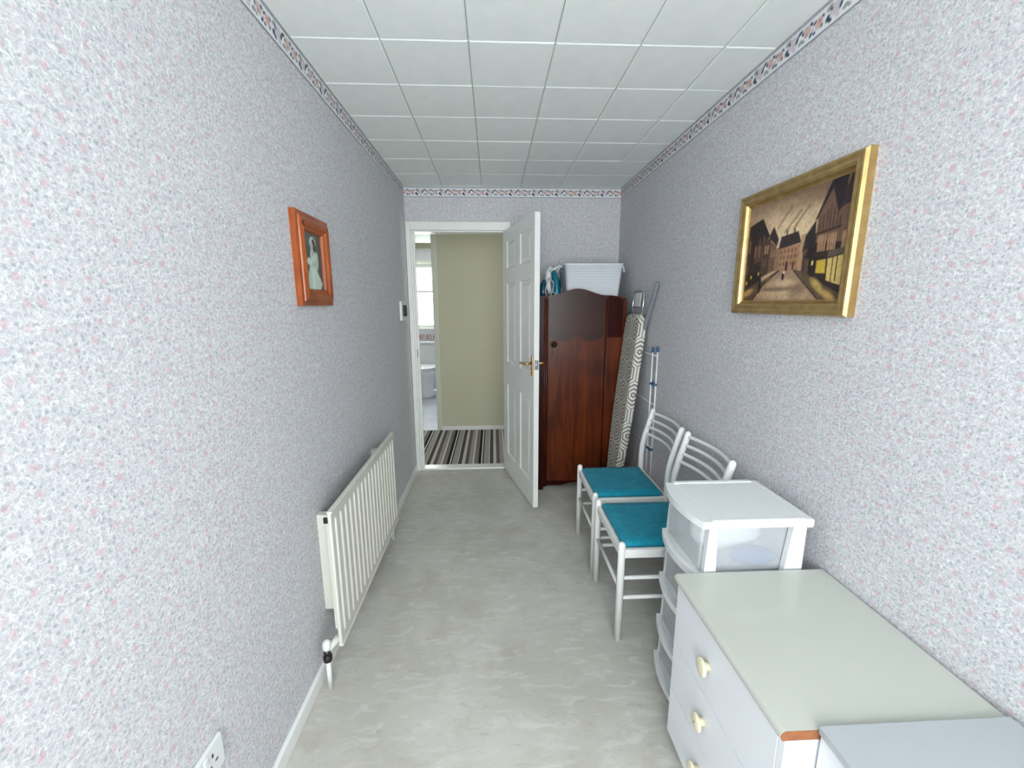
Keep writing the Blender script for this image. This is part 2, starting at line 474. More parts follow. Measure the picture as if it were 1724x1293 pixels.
class Paint:
    """a small painter on a numpy grid in 0..1 coordinates, used for prints and paintings"""
    def __init__(s, nu, nv, bgc, asp=1.0):
        s.U, s.V = np.meshgrid(np.linspace(0, 1, nu), np.linspace(0, 1, nv)); s.asp = asp; s.nu, s.nv = nu, nv
        s.c = np.ones((nv, nu, 3))*np.array(rgb(*bgc)[:3])
    def put(s, m, col, a=1.0):
        m = np.clip(m, 0, 1)[..., None]*a; s.c = s.c*(1-m)+np.array(rgb(*col)[:3])*m
    def ell(s, x, y, rx, ry, col, rot=0.0, a=1.0, soft=0.25):
        dx, dy = (s.U-x)*s.asp, s.V-y; c, n = math.cos(rot), math.sin(rot)
        d = np.sqrt(((dx*c+dy*n)/rx)**2+((-dx*n+dy*c)/ry)**2); s.put((1+soft/2-d)/soft, col, a)
    def poly(s, pts, col, a=1.0, soft=0.006):
        ins = np.zeros(s.U.shape, bool); n = len(pts); dist = np.full(s.U.shape, 9.0)
        for i in range(n):
            (x0, y0), (x1, y1) = pts[i], pts[(i+1) % n]
            cond = ((y0 > s.V) != (y1 > s.V))
            with np.errstate(divide='ignore', invalid='ignore'):
                xi = (x1-x0)*(s.V-y0)/((y1-y0) if y1 != y0 else 1e-9)+x0
            ins ^= cond & (s.U < xi)
            ex, ey = x1-x0, y1-y0; L = ex*ex+ey*ey+1e-12
            t = np.clip(((s.U-x0)*ex+(s.V-y0)*ey)/L, 0, 1)
            dist = np.minimum(dist, np.hypot(s.U-x0-t*ex, s.V-y0-t*ey))
        sd = np.where(ins, dist, -dist); s.put(sd/soft+0.5, col, a)
    def line(s, x0, y0, x1, y1, w, col, a=1.0):
        ex, ey = (x1-x0)*s.asp, y1-y0; L = ex*ex+ey*ey+1e-12
        px, py = (s.U-x0)*s.asp, s.V-y0; t = np.clip((px*ex+py*ey)/L, 0, 1)
        d = np.hypot(px-t*ex, py-t*ey); s.put((w-d)/(0.4*w)+0.5, col, a)
    def noise(s, amt, seed=1, n=24):
        r = np.random.RandomState(seed); g = r.rand(n+2, n+2)
        x = s.U*n; y = s.V*n; i = x.astype(int); j = y.astype(int); fx = x-i; fy = y-j
        v = g[j, i]*(1-fx)*(1-fy)+g[j, i+1]*fx*(1-fy)+g[j+1, i]*(1-fx)*fy+g[j+1, i+1]*fx*fy
        s.c *= (1+(v-0.5)*2*amt)[..., None]
# ================================================================== THE SETTING
# floor
struct('floor', B(-0.1, W+0.1, YN-0.1, D+0.02, -0.1, 0.0), M_carpet, 'beige grey fitted carpet of the narrow room')
# walls
struct('wall_left', B(-0.1, 0.0, YN-0.1, D, 0.0, H), M_wp_y, 'left wall with small pink floral wallpaper')
struct('wall_right', B(W, W+0.1, YN-0.1, D+0.1, 0.0, H), M_wp_yr, 'right wall with small pink floral wallpaper')
OX0, OX1, OZ = 0.036, 0.785, 2.010      # room door opening
def two_sided(bm, front_axis, sign):
    for f in bm.faces:
        f.normal_update(); f.material_index = 0 if f.normal[front_axis]*sign > 0.5 else 1
    return bm
bm = bmesh.new()
bx(bm, -0.1, OX0, D, D+0.1, 0, H); bx(bm, OX1, W, D, D+0.1, 0, H); bx(bm, OX0, OX1, D, D+0.1, OZ, H)
struct('wall_back', two_sided(bm, 1, -1), [M_wp_x, M_beige], 'end wall with floral wallpaper around the doorway')
bm = bmesh.new()
bx(bm, 0, WX0, YN-0.1, YN, 0, H); bx(bm, WX1, W, YN-0.1, YN, 0, H)
bx(bm, WX0, WX1, YN-0.1, YN, 0, WZ0); bx(bm, WX0, WX1, YN-0.1, YN, WZ1, H)
struct('wall_front', bm, M_wp_x, 'window wall with floral wallpaper')
# room window behind the camera
bm = bmesh.new()
for a in ((WX0, WX0+.05, WZ0, WZ1), (WX1-.05, WX1, WZ0, WZ1), (WX0+.05, WX1-.05, WZ0, WZ0+.05), (WX0+.05, WX1-.05, WZ1-.05, WZ1), ((WX0+WX1)/2-.03, (WX0+WX1)/2+.03, WZ0+.05, WZ1-.05)):
    bx(bm, a[0], a[1], YN-0.09, YN-0.03, a[2], a[3], bev=.004)
w1 = struct('window_1', bm, M_white, 'white framed window of the narrow room')
for x0, x1 in ((WX0+.05, (WX0+WX1)/2-.03), ((WX0+WX1)/2+.03, WX1-.05)):
    obj('pane', B(x0, x1, YN-0.065, YN-0.06, WZ0+.05, WZ1-.05), M_glass, w1)
obj('window_sill', B(WX0-.03, WX1+.03, YN-0.03, YN+0.10, WZ0-.03, WZ0, bev=.006), M_white, w1)
# ceiling with separate polystyrene tiles
ceil = struct('ceiling', B(-0.1, W+0.1, YN-0.1, D+0.1, H, H+0.08), M_joint, 'ceiling of square white polystyrene tiles')
TS = 0.305
def tile_mesh(x0, x1, y0, y1):
    bm = bmesh.new(); g = 0.0012; t = 0.008; b = 0.005
    lo = [(x0+g, y0+g), (x1-g, y0+g), (x1-g, y1-g), (x0+g, y1-g)]
    li = [(x0+g+b, y0+g+b), (x1-g-b, y0+g+b), (x1-g-b, y1-g-b), (x0+g+b, y1-g-b)]
    A = [bm.verts.new((x, y, 0)) for x, y in lo]; M_ = [bm.verts.new((x, y, -t+b*0.8)) for x, y in lo]; C = [bm.verts.new((x, y, -t)) for x, y in li]
    for P_, Q in ((A, M_), (M_, C)):
        for i in range(4): bm.faces.new((P_[i], P_[(i+1) % 4], Q[(i+1) % 4], Q[i]))
    bm.faces.new(C); bm.faces.new(A[::-1])
    bmesh.ops.recalc_face_normals(bm, faces=bm.faces[:])
    return bm
tcache = {}
ys = [D]; yy = D-0.041                        # a cut strip against the end wall
rows = []
ylast = D; ynext = D-0.346+TS
while ylast > YN+0.001:
    rows.append((max(ynext, YN), ylast)); ylast = max(ynext, YN); ynext = ylast-TS
xs = [0.0]+[TS*k for k in range(1, 6)]+[W]
for (y0, y1) in rows:
    for k in range(6):
        x0, x1 = xs[k], xs[k+1]
        key = (round(x1-x0, 3), round(y1-y0, 3))
        if key not in tcache:
            me = bpy.data.meshes.new('tile'); b_ = tile_mesh(0, x1-x0, 0, y1-y0); b_.to_mesh(me); b_.free(); me.materials.append(M_tile); tcache[key] = me
        o = bpy.data.objects.new('tile', tcache[key]); COL.objects.link(o); o.parent = ceil
        o.location = (x0, y0, H-random.uniform(0, 0.0012))
        o.rotation_euler = (random.uniform(-.002, .002), random.uniform(-.002, .002), 0)
# floral paper border below the ceiling
BH0, BH1 = 2.258, 2.330
PER = 0.1825
def motif():
    nu, nv = 61, 26
    p = Paint(nu, nv, (226, 228, 232), asp=PER/(BH1-BH0))
    k = p.asp
    def e(x, y, rx, ry, col, rot=0, a=1.0): p.ell(x, y, rx, ry, col, rot, a, soft=0.45)
    def px(X, Y): return (X-780)/335.0, (283-Y)/173.0*0.925+0.03
    L1, L2, LG = (62, 78, 98), (84, 100, 104), (150, 160, 150)
    PK, PE, LI = (206, 180, 180), (208, 176, 168), (204, 194, 202)
    for X, Y, rx, ry, c, ro in [
        (832, 182, .26, .20, LI, 0), (806, 170, .14, .12, LI, .5), (845, 236, .09, .11, LI, .8),
        (786, 148, .15, .08, LG, .4), (800, 165, .08, .05, L2, -.6), (776, 215, .12, .08, L1, .9), (790, 236, .12, .07, L1, -.5),
        (905, 196, .16, .16, (236, 236, 236), 0), (868, 186, .06, .13, L1, -.5), (893, 150, .13, .06, L1, .3), (880, 160, .07, .05, L2, .9),
        (900, 228, .13, .08, LG, .4), (925, 238, .08, .06, LG, -.5), (938, 165, .15, .12, (206, 190, 172), .3), (955, 185, .17, .17, PK, 0),
        (945, 205, .09, .07, (190, 152, 152), .4), (915, 175, .05, .08, L1, .4),
        (985, 150, .09, .06, L1, -.5), (1012, 166, .10, .05, L1, .6), (985, 232, .10, .06, L1, .7), (1012, 240, .07, .06, L2, 0), (1000, 205, .06, .05, PK, 0),
        (1045, 190, .18, .18, PE, 0), (1052, 182, .09, .08, (196, 152, 146), .3), (1036, 200, .06, .05, (228, 184, 170), 0), (1068, 225, .07, .05, L2, .8), (1075, 160, .08, .05, L2, -.6)]:
        rx *= 1.22; ry *= 1.22
        x, y = px(X, Y); e(x, y, rx, ry, c, ro)
        if x+rx/k > 1: e(x-1, y, rx, ry, c, ro)
        if x-rx/k < 0: e(x+1, y, rx, ry, c, ro)
    V = p.V
    for y0, hw in ((0.03, 0.030), (0.955, 0.026)):
        p.put((hw-np.abs(V-y0))/0.02+0.5, (98, 104, 110))
    return p.c
MOT = motif()
def border(name, org, du, length, label, off=0.0):
    n = int(round(length/PER*60))+1
    idx = (np.arange(n)+int(off*60)) % 60
    o = grid(name, n, 26, org, np.array(du)*length, (0, 0, BH1-BH0), MOT[:, idx], M_border)
    o['kind'] = 'structure'; o['label'] = label
    return o
e_ = 0.0016
border('trim_1', (e_, YN, BH0), (0, 1, 0), D-YN, 'floral paper border along the top of the left wall', .2)
border('trim_2', (W-e_, D, BH0), (0, -1, 0), D-YN, 'floral paper border along the top of the right wall', .45)
border('trim_3', (0, D-e_, BH0), (1, 0, 0), W, 'floral paper border along the top of the end wall', .45)
# skirting boards
def skirt(name, x0, x1, y0, y1, label):
    struct(name, B(x0, x1, y0, y1, 0.0, 0.062, bev=.004), M_trimw, label)
skirt('baseboard_left', 0.0, 0.015, YN, D-0.02, 'white painted skirting board along the left wall')
skirt('baseboard_right', W-0.015, W, YN, D, 'white painted skirting board along the right wall')
skirt('baseboard_back', OX1+0.05, W-0.015, D-0.015, D, 'white painted skirting board behind the wardrobe')
# door frame
fr = struct('trim_4', B(0.001, OX0, D-0.018, D, 0, 2.075, bev=.004), M_white, 'white painted door frame around the open doorway')
obj('architrave', B(0.005, 0.018, D-0.026, D-0.018, 0, 2.075, bev=.003), M_white, fr)
obj('architrave', B(OX0, OX1+0.05, D-0.018, D, OZ, 2.075, bev=.004), M_white, fr)
obj('architrave', B(OX1, OX1+0.05, D-0.018, D, 0, OZ, bev=.004), M_white, fr)
obj('jamb', B(OX0, OX0+0.012, D, D+0.11, 0, OZ, bev=.002), M_white, fr)
obj('jamb', B(OX1-0.012, OX1, D, D+0.11, 0, OZ, bev=.002), M_white, fr)
obj('door_stop', B(OX0+0.012, OX0+0.026, D+0.04, D+0.07, 0, OZ-.012, bev=.002), M_white, fr)
obj('head', B(OX0+0.012, OX1-0.012, D, D+0.11, OZ-0.012, OZ, bev=.002), M_white, fr)
obj('strike_plate', B(OX0+0.012, OX0+0.0135, D+0.008, D+0.030, 1.0, 1.06), M_darkmetal, fr)
obj('threshold', B(OX0+0.012, OX1-0.012, D-0.012, D+0.085, 0.0, 0.016, bev=.005), M_white, fr)

# the six panel door, opened into the room
door = bpy.data.objects.new('door_1', None); COL.objects.link(door)
door['kind'] = 'structure'; door['label'] = 'white six panel door standing open with brass lever handle'
dd = Vector((0.236, -0.972, 0)).normalized()
door.location = (0.7735, 3.507, 0); door.rotation_euler = (0, 0, math.atan2(dd.y, dd.x))
# local axes: +x along the leaf; the seen face looks along local -y
DL, DT, Z0, Z1 = 0.765, 0.036, 0.010, 2.000
colsx = [(0.105, 0.335), (0.452, 0.690)]
rowsz = [(0.185, 0.790), (0.970, 1.597), (1.705, 1.917)]
def leaf():
    bm = bmesh.new()
    bx(bm, 0.002, DL-0.002, 0.010, DT-0.010, Z0+.002, Z1-.002)
    for x0, x1 in ((0, colsx[0][0]), (colsx[0][1], colsx[1][0]), (colsx[1][1], DL)):
        bx(bm, x0, x1, 0, DT, Z0, Z1)
    zz = [Z0]+[v for r in rowsz for v in r]+[Z1]
    for x0, x1 in colsx:
        for i in range(0, 8, 2): bx(bm, x0, x1, 0, DT, zz[i], zz[i+1])
    return bm
obj('leaf', leaf(), M_white, door, local=True)
def panel_mesh(x0, x1, z0, z1, back):
    bm = bmesh.new(); rings = []
    for ins, dep in ((0, 0.0), (0.010, 0.0095), (0.018, 0.0098), (0.042, 0.002), (0.046, 0.002)):
        y = (DT-dep) if back else dep
        rings.append([(x0+ins, y, z0+ins), (x1-ins, y, z0+ins), (x1-ins, y, z1-ins), (x0+ins, y, z1-ins)])
    R = [[bm.verts.new(p) for p in r] for r in rings]
    for A, C in zip(R, R[1:]):
        for k in range(4): bm.faces.new((A[k], A[(k+1) % 4], C[(k+1) % 4], C[k]))
    bm.faces.new(R[-1]); bmesh.ops.recalc_face_normals(bm, faces=bm.faces[:])
    f = max(bm.faces, key=lambda q: q.calc_area()); f.normal_update()
    if (f.normal.y > 0) != back: bmesh.ops.reverse_faces(bm, faces=bm.faces[:])
    return bm
for x0, x1 in colsx:
    for z0, z1 in rowsz:
        for back in (False, True): obj('panel', panel_mesh(x0, x1, z0, z1, back), M_white, door, local=True)
for sgn, yf in ((-1, 0.0), (1, DT)):
    y1 = yf+sgn*0.006
    hp = obj('handle_plate', B(0.717, 0.748, min(yf, y1), max(yf, y1), 0.955, 1.090, bev=.003), M_brass, door, local=True)
    hp['label'] = 'polished brass handle plate'
    bm = bmesh.new()
    for k in range(5): lathe(bm, [(0.006, 0), (0.005, .004), (0, .006)], (0.7325, y1, 0.966+0.011*k), (0, sgn, 0), 10)
    obj('rope_moulding', bm, M_brass, hp, local=True)
    obj('lever', T([(0.7325, y1, 1.04), (0.7325, yf+sgn*0.045, 1.04), (0.720, yf+sgn*0.052, 1.04), (0.66, yf+sgn*0.052, 1.037), (0.625, yf+sgn*0.050, 1.033)], [.010, .009, .009, .0075, .010], 12), M_brass, hp, local=True)
obj('latch_plate', B(DL, DL+0.0015, 0.005, DT-0.005, 1.0, 1.065), M_steel, door, local=True)
obj('latch_bolt', B(DL+0.0015, DL+0.010, 0.012, 0.024, 1.025, 1.045, bev=.002), M_steel, door, local=True)
for z in (0.25, 1.0, 1.8): obj('hinge', T([(-0.003, DT/2+0.014, z-.045), (-0.003, DT/2+0.014, z+.045)], .006, 10), M_brass, door, local=True)

# hall beyond the doorway
HY0, HY1, HX0, HX1 = D+0.1, 4.723, -1.30, 2.40
struct('floor_hall', B(HX0, HX1, D+0.02, HY1, -0.1, 0.0), M_stripes, 'hall carpet striped in grey, black, brown and white')
struct('ceiling_hall', B(HX0, HX1, HY0, HY1, H, H+0.08), M_ceilplain, 'plain white hall ceiling')
bm = bmesh.new(); bx(bm, 0.085, HX1, HY1, HY1+0.1, 0, H); bx(bm, HX0, -0.80, HY1, HY1+0.1, 0, H); bx(bm, -0.80, 0.085, HY1, HY1+0.1, 2.29, H)
struct('wall_hall', bm, M_beige, 'plain beige hall wall facing the doorway')
struct('wall_hall_left', B(HX0-.1, HX0, HY0, HY1, 0, H), M_beige, 'beige end wall of the hall on the left')
VY0_, VY1_, VZ0_, VZ1_ = 3.90, 4.45, 1.10, 1.90  # opening of an unseen window, added because the hall came out too dark
bm = bmesh.new(); bx(bm, HX1, HX1+.1, HY0, VY0_, 0, H); bx(bm, HX1, HX1+.1, VY1_, HY1, 0, H); bx(bm, HX1, HX1+.1, VY0_, VY1_, 0, VZ0_); bx(bm, HX1, HX1+.1, VY0_, VY1_, VZ1_, H)
struct('wall_hall_right', bm, M_beige, 'beige end wall of the hall with an opening for the added window')
bm = bmesh.new()
for a in ((VY0_, VY0_+.05, VZ0_, VZ1_), (VY1_-.05, VY1_, VZ0_, VZ1_), (VY0_+.05, VY1_-.05, VZ0_, VZ0_+.05), (VY0_+.05, VY1_-.05, VZ1_-.05, VZ1_)): bx(bm, HX1+.02, HX1+.08, a[0], a[1], a[2], a[3], bev=.004)
w3 = struct('added_window_3', bm, M_white, 'white framed unseen window added at the end of the hall to brighten it')
obj('pane', B(HX1+.048, HX1+.052, VY0_+.05, VY1_-.05, VZ0_+.05, VZ1_-.05), M_glass, w3)
struct('wall_hall_near', B(HX0, -0.1, HY0-.1, HY0, 0, H), M_beige, 'beige hall wall beside the doorway')
struct('wall_hall_side', B(W, HX1, HY0-.1, HY0, 0, H), M_beige, 'beige hall wall beyond the room')
struct('baseboard_hall', B(0.085, HX1, HY1-0.014, HY1, 0, 0.045, bev=.003), M_trimw, 'low white skirting along the beige hall wall')
M_frame = simple('grey_cream_frame_paint', (206, 208, 196), 0.45, 0.4, var=0.01)
bf = struct('trim_5', B(0.030, 0.085, HY1-0.012, HY1+0.11, 0, 2.29, bev=.003), M_frame, 'beige painted frame of the bathroom doorway with fanlight')
obj('jamb', B(-0.80, -0.745, HY1-0.012, HY1+0.11, 0, 2.29, bev=.003), M_frame, bf)
obj('transom', B(-0.745, 0.030, HY1-0.004, HY1+0.10, 2.020, 2.078, bev=.003), M_beige, bf)
obj('fanlight_pane', B(-0.745, 0.030, HY1+0.045, HY1+0.049, 2.078, 2.29), M_glass, bf)
obj('hinge', B(0.0275, 0.030, HY1+0.02, HY1+0.05, 0.21, 0.30), M_darkmetal, bf)

# bathroom beyond
QX0, QX1, QY0 = -1.35, 0.70, HY1+0.1
struct('floor_bathroom', B(QX0, QX1, HY1, BY, -0.1, -0.002), M_lino, 'pale blue grey bathroom floor')
struct('ceiling_bathroom', B(QX0, QX1, QY0, BY, H, H+0.08), M_ceilplain, 'white bathroom ceiling')
struct('wall_bathroom_left', B(QX0-.1, QX0, QY0, BY, 0, H), M_bathwall, 'pale bathroom wall on the left')
struct('wall_bathroom_right', B(QX1, QX1+.1, QY0, BY, 0, H), M_bathwall, 'pale bathroom wall on the right')
bm = bmesh.new()
bx(bm, QX0, BX0, BY, BY+.12, 0, H); bx(bm, BX1, QX1, BY, BY+.12, 0, H); bx(bm, BX0, BX1, BY, BY+.12, 0, BZ0); bx(bm, BX0, BX1, BY, BY+.12, BZ1, H)
struct('wall_bathroom', bm, M_bathwall, 'pale bathroom wall with the window above the toilet')
bm = bmesh.new()
for a in ((BX0, BX0+.05, BZ0, BZ1), (BX1-.05, BX1, BZ0, BZ1), (BX0+.05, BX1-.05, BZ0, BZ0+.05), (BX0+.05, BX1-.05, BZ1-.05, BZ1), (BX0+.05, BX1-.05, 1.62, 1.655)):
    bx(bm, a[0], a[1], BY+.03, BY+.09, a[2], a[3], bev=.004)
w2 = struct('window_2', bm, M_white, 'bathroom window with frosted lower pane and green tinged upper pane')
obj('lower_pane', B(BX0+.05, BX1-.05, BY+.055, BY+.06, BZ0+.05, 1.62), M_frost, w2)
obj('upper_pane', B(BX0+.05, BX1-.05, BY+.055, BY+.06, 1.655, BZ1-.05), M_frostg, w2)
obj('window_sill', B(BX0-.03, BX1+.03, BY-.05, BY+.03, BZ0-.03, BZ0, bev=.005), M_white, w2)
obj('pelmet', B(BX0-.04, BX1+.04, BY-.03, BY, 2.085, 2.13, bev=.004), M_white, w2)
struct('trim_6', B(QX0, QX1, BY-.03, BY, 2.29, 2.34, bev=.01), M_white, 'white cornice above the bathroom window')
# border tiles over the cistern
bt = struct('trim_7', B(QX0, QX1, BY-.006, BY, 0.865, 0.945), M_white, 'row of red and white scroll border tiles over the cistern')
def scroll():
    p = Paint(26, 18, (236, 232, 230), asp=1.4)
    p.ell(.30, .5, .34, .36, (150, 52, 62), 0, 1, .3); p.ell(.36, .52, .2, .22, (238, 232, 230), 0, 1, .3); p.ell(.42, .46, .1, .1, (170, 84, 92), 0, 1, .4)
    p.ell(.78, .55, .2, .3, (96, 50, 72), .6, 1, .3); p.ell(.82, .5, .1, .18, (238, 232, 230), .6, 1, .3)
    p.line(0, .04, 1, .04, .05, (150, 70, 80)); p.line(0, .96, 1, .96, .05, (150, 70, 80))
    return p.c
SCR = scroll()
proto = grid('tile', 26, 18, (0, 0, 0), (0.110, 0, 0), (0, 0, 0.076), SCR, M_btile, bt)
for k in range(18):
    o = proto if k == 0 else proto.copy()
    if k: COL.objects.link(o)
    o.parent = bt; o.location = (QX0+0.005+k*0.1135, BY-0.0075, 0.867)

# ================================================================== THE THINGS
# ---- toilet in the bathroom
TX, TY = -0.36, 6.60
t = thing('toilet', 'white close coupled toilet under the bathroom window', 'toilet', (TX, TY, 0))
def oval(cx, cy, rx, ryf, ryb, z, n=28):
    r = []
    for k in range(n):
        a = 2*PI*k/n; s = math.sin(a); r.append((cx+rx*math.cos(a), cy+(ryf if s < 0 else ryb)*s, z))
    return r
obj('pan', loft(bmesh.new(), [oval(TX, TY+.02, .125, .20, .28, 0.0), oval(TX, TY+.02, .115, .19, .28, .04), oval(TX, TY+.02, .105, .15, .28, .16), oval(TX, TY, .14, .20, .28, .28), oval(TX, TY-.01, .175, .27, .26, .37), oval(TX, TY-.01, .185, .30, .24, .425), oval(TX, TY-.01, .18, .295, .24, .44)]), M_porc, t)
obj('seat', loft(bmesh.new(), [oval(TX, TY-.01, .19, .305, .20, .442), oval(TX, TY-.01, .195, .31, .20, .452), oval(TX, TY-.01, .188, .30, .19, .464)]), M_porc, t)
obj('seat_lid', loft(bmesh.new(), [oval(TX, TY-.01, .192, .306, .20, .466), oval(TX, TY-.01, .195, .31, .20, .478), oval(TX, TY-.01, .17, .28, .17, .492)]), M_porc, t)
obj('cistern', B(TX-.20, TX+.20, TY+.26, TY+.46, .40, .80, bev=.025, seg=3), M_porc, t)
obj('cistern_lid', B(TX-.21, TX+.21, TY+.25, TY+.465, .80, .838, bev=.012, seg=3), M_porc, t)
obj('flush_button', lathe(bmesh.new(), [(.022, 0), (.022, .006), (.018, .008), (0, .008)], (TX, TY+.36, .838)), M_chrome, t)

# ---- radiator
RY0, RY1, RZ0, RZ1 = 1.415, 2.385, 0.155, 0.702
t = thing('radiator', 'cream white fluted panel radiator fixed to the left wall', 'radiator', (0.05, (RY0+RY1)/2, 0.0))
def rad_panel():
    bm = B(0.083, 0.096, RY0, RY1, RZ0, RZ1, bev=.004)
    n = 18; p = (RY1-RY0-0.03)/n
    for k in range(n):
        y = RY0+0.015+p*(k+0.5); h = 0.010
        def ring(z, s):
            return [(0.0955+0.0060*s*math.sin(a), y-h*s*math.cos(a), z) for a in [PI*i/6 for i in range(7)]]+[(0.092, y+h*s, z), (0.092, y-h*s, z)]
        loft(bm, [ring(RZ0+.035, .2), ring(RZ0+.042, .7), ring(RZ0+.055, 1), ring(RZ1-.055, 1), ring(RZ1-.042, .7), ring(RZ1-.035, .2)])
    return bm
obj('front_panel', rad_panel(), M_radw, t)
obj('rim', B(0.080, 0.0995, RY0+.002, RY1-.002, RZ1-.006, RZ1+.005, bev=.004), M_radw, t)
obj('rim', B(0.080, 0.0995, RY0+.002, RY1-.002, RZ0-.005, RZ0+.006, bev=.004), M_radw, t)
obj('back_panel', B(0.068, 0.082, RY0+.016, RY1-.016, RZ0+.06, RZ1-.03, bev=.005), M_radw, t)
for y in (RY0+.12, RY1-.12): obj('bracket', B(0.0, 0.068, y-.015, y+.015, RZ0+.08, RZ1-.06), M_radw, t)
obj('air_vent', B(0.064, 0.080, RY0+.008, RY0+.017, RZ1-.045, RZ1-.022, bev=.003), M_black, t)
for y0, y1, s in ((RY0, RY0-.028, 1), (RY1, RY1+.03, -1)):
    obj('tail_pipe', T([(0.078, y0+.03*s, .185), (0.070, y0-.005*s, .178), (0.055, y1, .168)], [.013, .013, .011], 12), M_radw, t)
    v = obj('valve', lathe(bmesh.new(), [(.010, 0), (.016, .004), (.016, .024), (.011, .028), (.013, .034), (.013, .050), (0, .050)], (0.050, y1, .118)), M_darkmetal, t)
    if s > 0: obj('valve_cap', lathe(bmesh.new(), [(.012, 0), (.0155, .006), (.0155, .028), (.009, .038), (0, .040)], (0.050, y1, .168)), M_plw, v)
    else: obj('valve_cap', lathe(bmesh.new(), [(.010, 0), (.011, .016), (0, .02)], (0.050, y1, .168)), M_darkmetal, v)
    obj('supply_pipe', T([(0.050, y1, 0.0), (0.050, y1, .120)], .009, 12), M_plw, t)

# ---- double socket on the left wall
t = thing('wall_socket', 'white double electric socket low on the left wall', 'socket', (0.0, 0.808, 0.372))
pl = obj('plate', B(0.0, 0.010, 0.735, 0.881, 0.329, 0.415, bev=.003), M_plw, t)
for yc in (0.842, 0.772):
    for y, z, w, h in ((yc, .388, .0035, .010), (yc-.011, .366, .007, .005), (yc+.011, .366, .007, .005)):
        obj('pin_slot', B(0.0098, 0.0104, y-w/2-.001, y+w/2+.001, z-h/2, z+h/2), M_black, pl)
for yc in (0.819, 0.797): obj('rocker', B(0.009, 0.0135, yc-.007, yc+.007, .385, .405, bev=.002), M_plw, pl)

# ---- wall control by the door
t = thing('wall_control', 'small white wall plate with a black handset in it near the door frame', 'switch', (0.0, 3.25, 1.385))
obj('plate', B(0.0, 0.016, 3.17, 3.33, 1.315, 1.457, bev=.004), M_trimw, t)
obj('handset', B(0.015, 0.034, 3.215, 3.290, 1.345, 1.430, bev=.012, seg=3), M_black, t)

# ---- picture frames
def moulding(bm, plane, x0, sgn, y0, y1, z0, z1, prof):
    """mitred frame on a wall x=x0; prof: list of (inset from outer edge, height off wall)"""
    rings = []
    for ins, h in prof:
        rings.append([(x0+sgn*h, y0+ins, z0+ins), (x0+sgn*h, y1-ins, z0+ins), (x0+sgn*h, y1-ins, z1-ins), (x0+sgn*h, y0+ins, z1-ins)])
    R = [[bm.verts.new(p) for p in r] for r in rings]
    for A, C in zip(R, R[1:]+R[:1]):
        for k in range(4): bm.faces.new((A[k], A[(k+1) % 4], C[(k+1) % 4], C[k]))
    bmesh.ops.recalc_face_normals(bm, faces=bm.faces[:])
    return bm
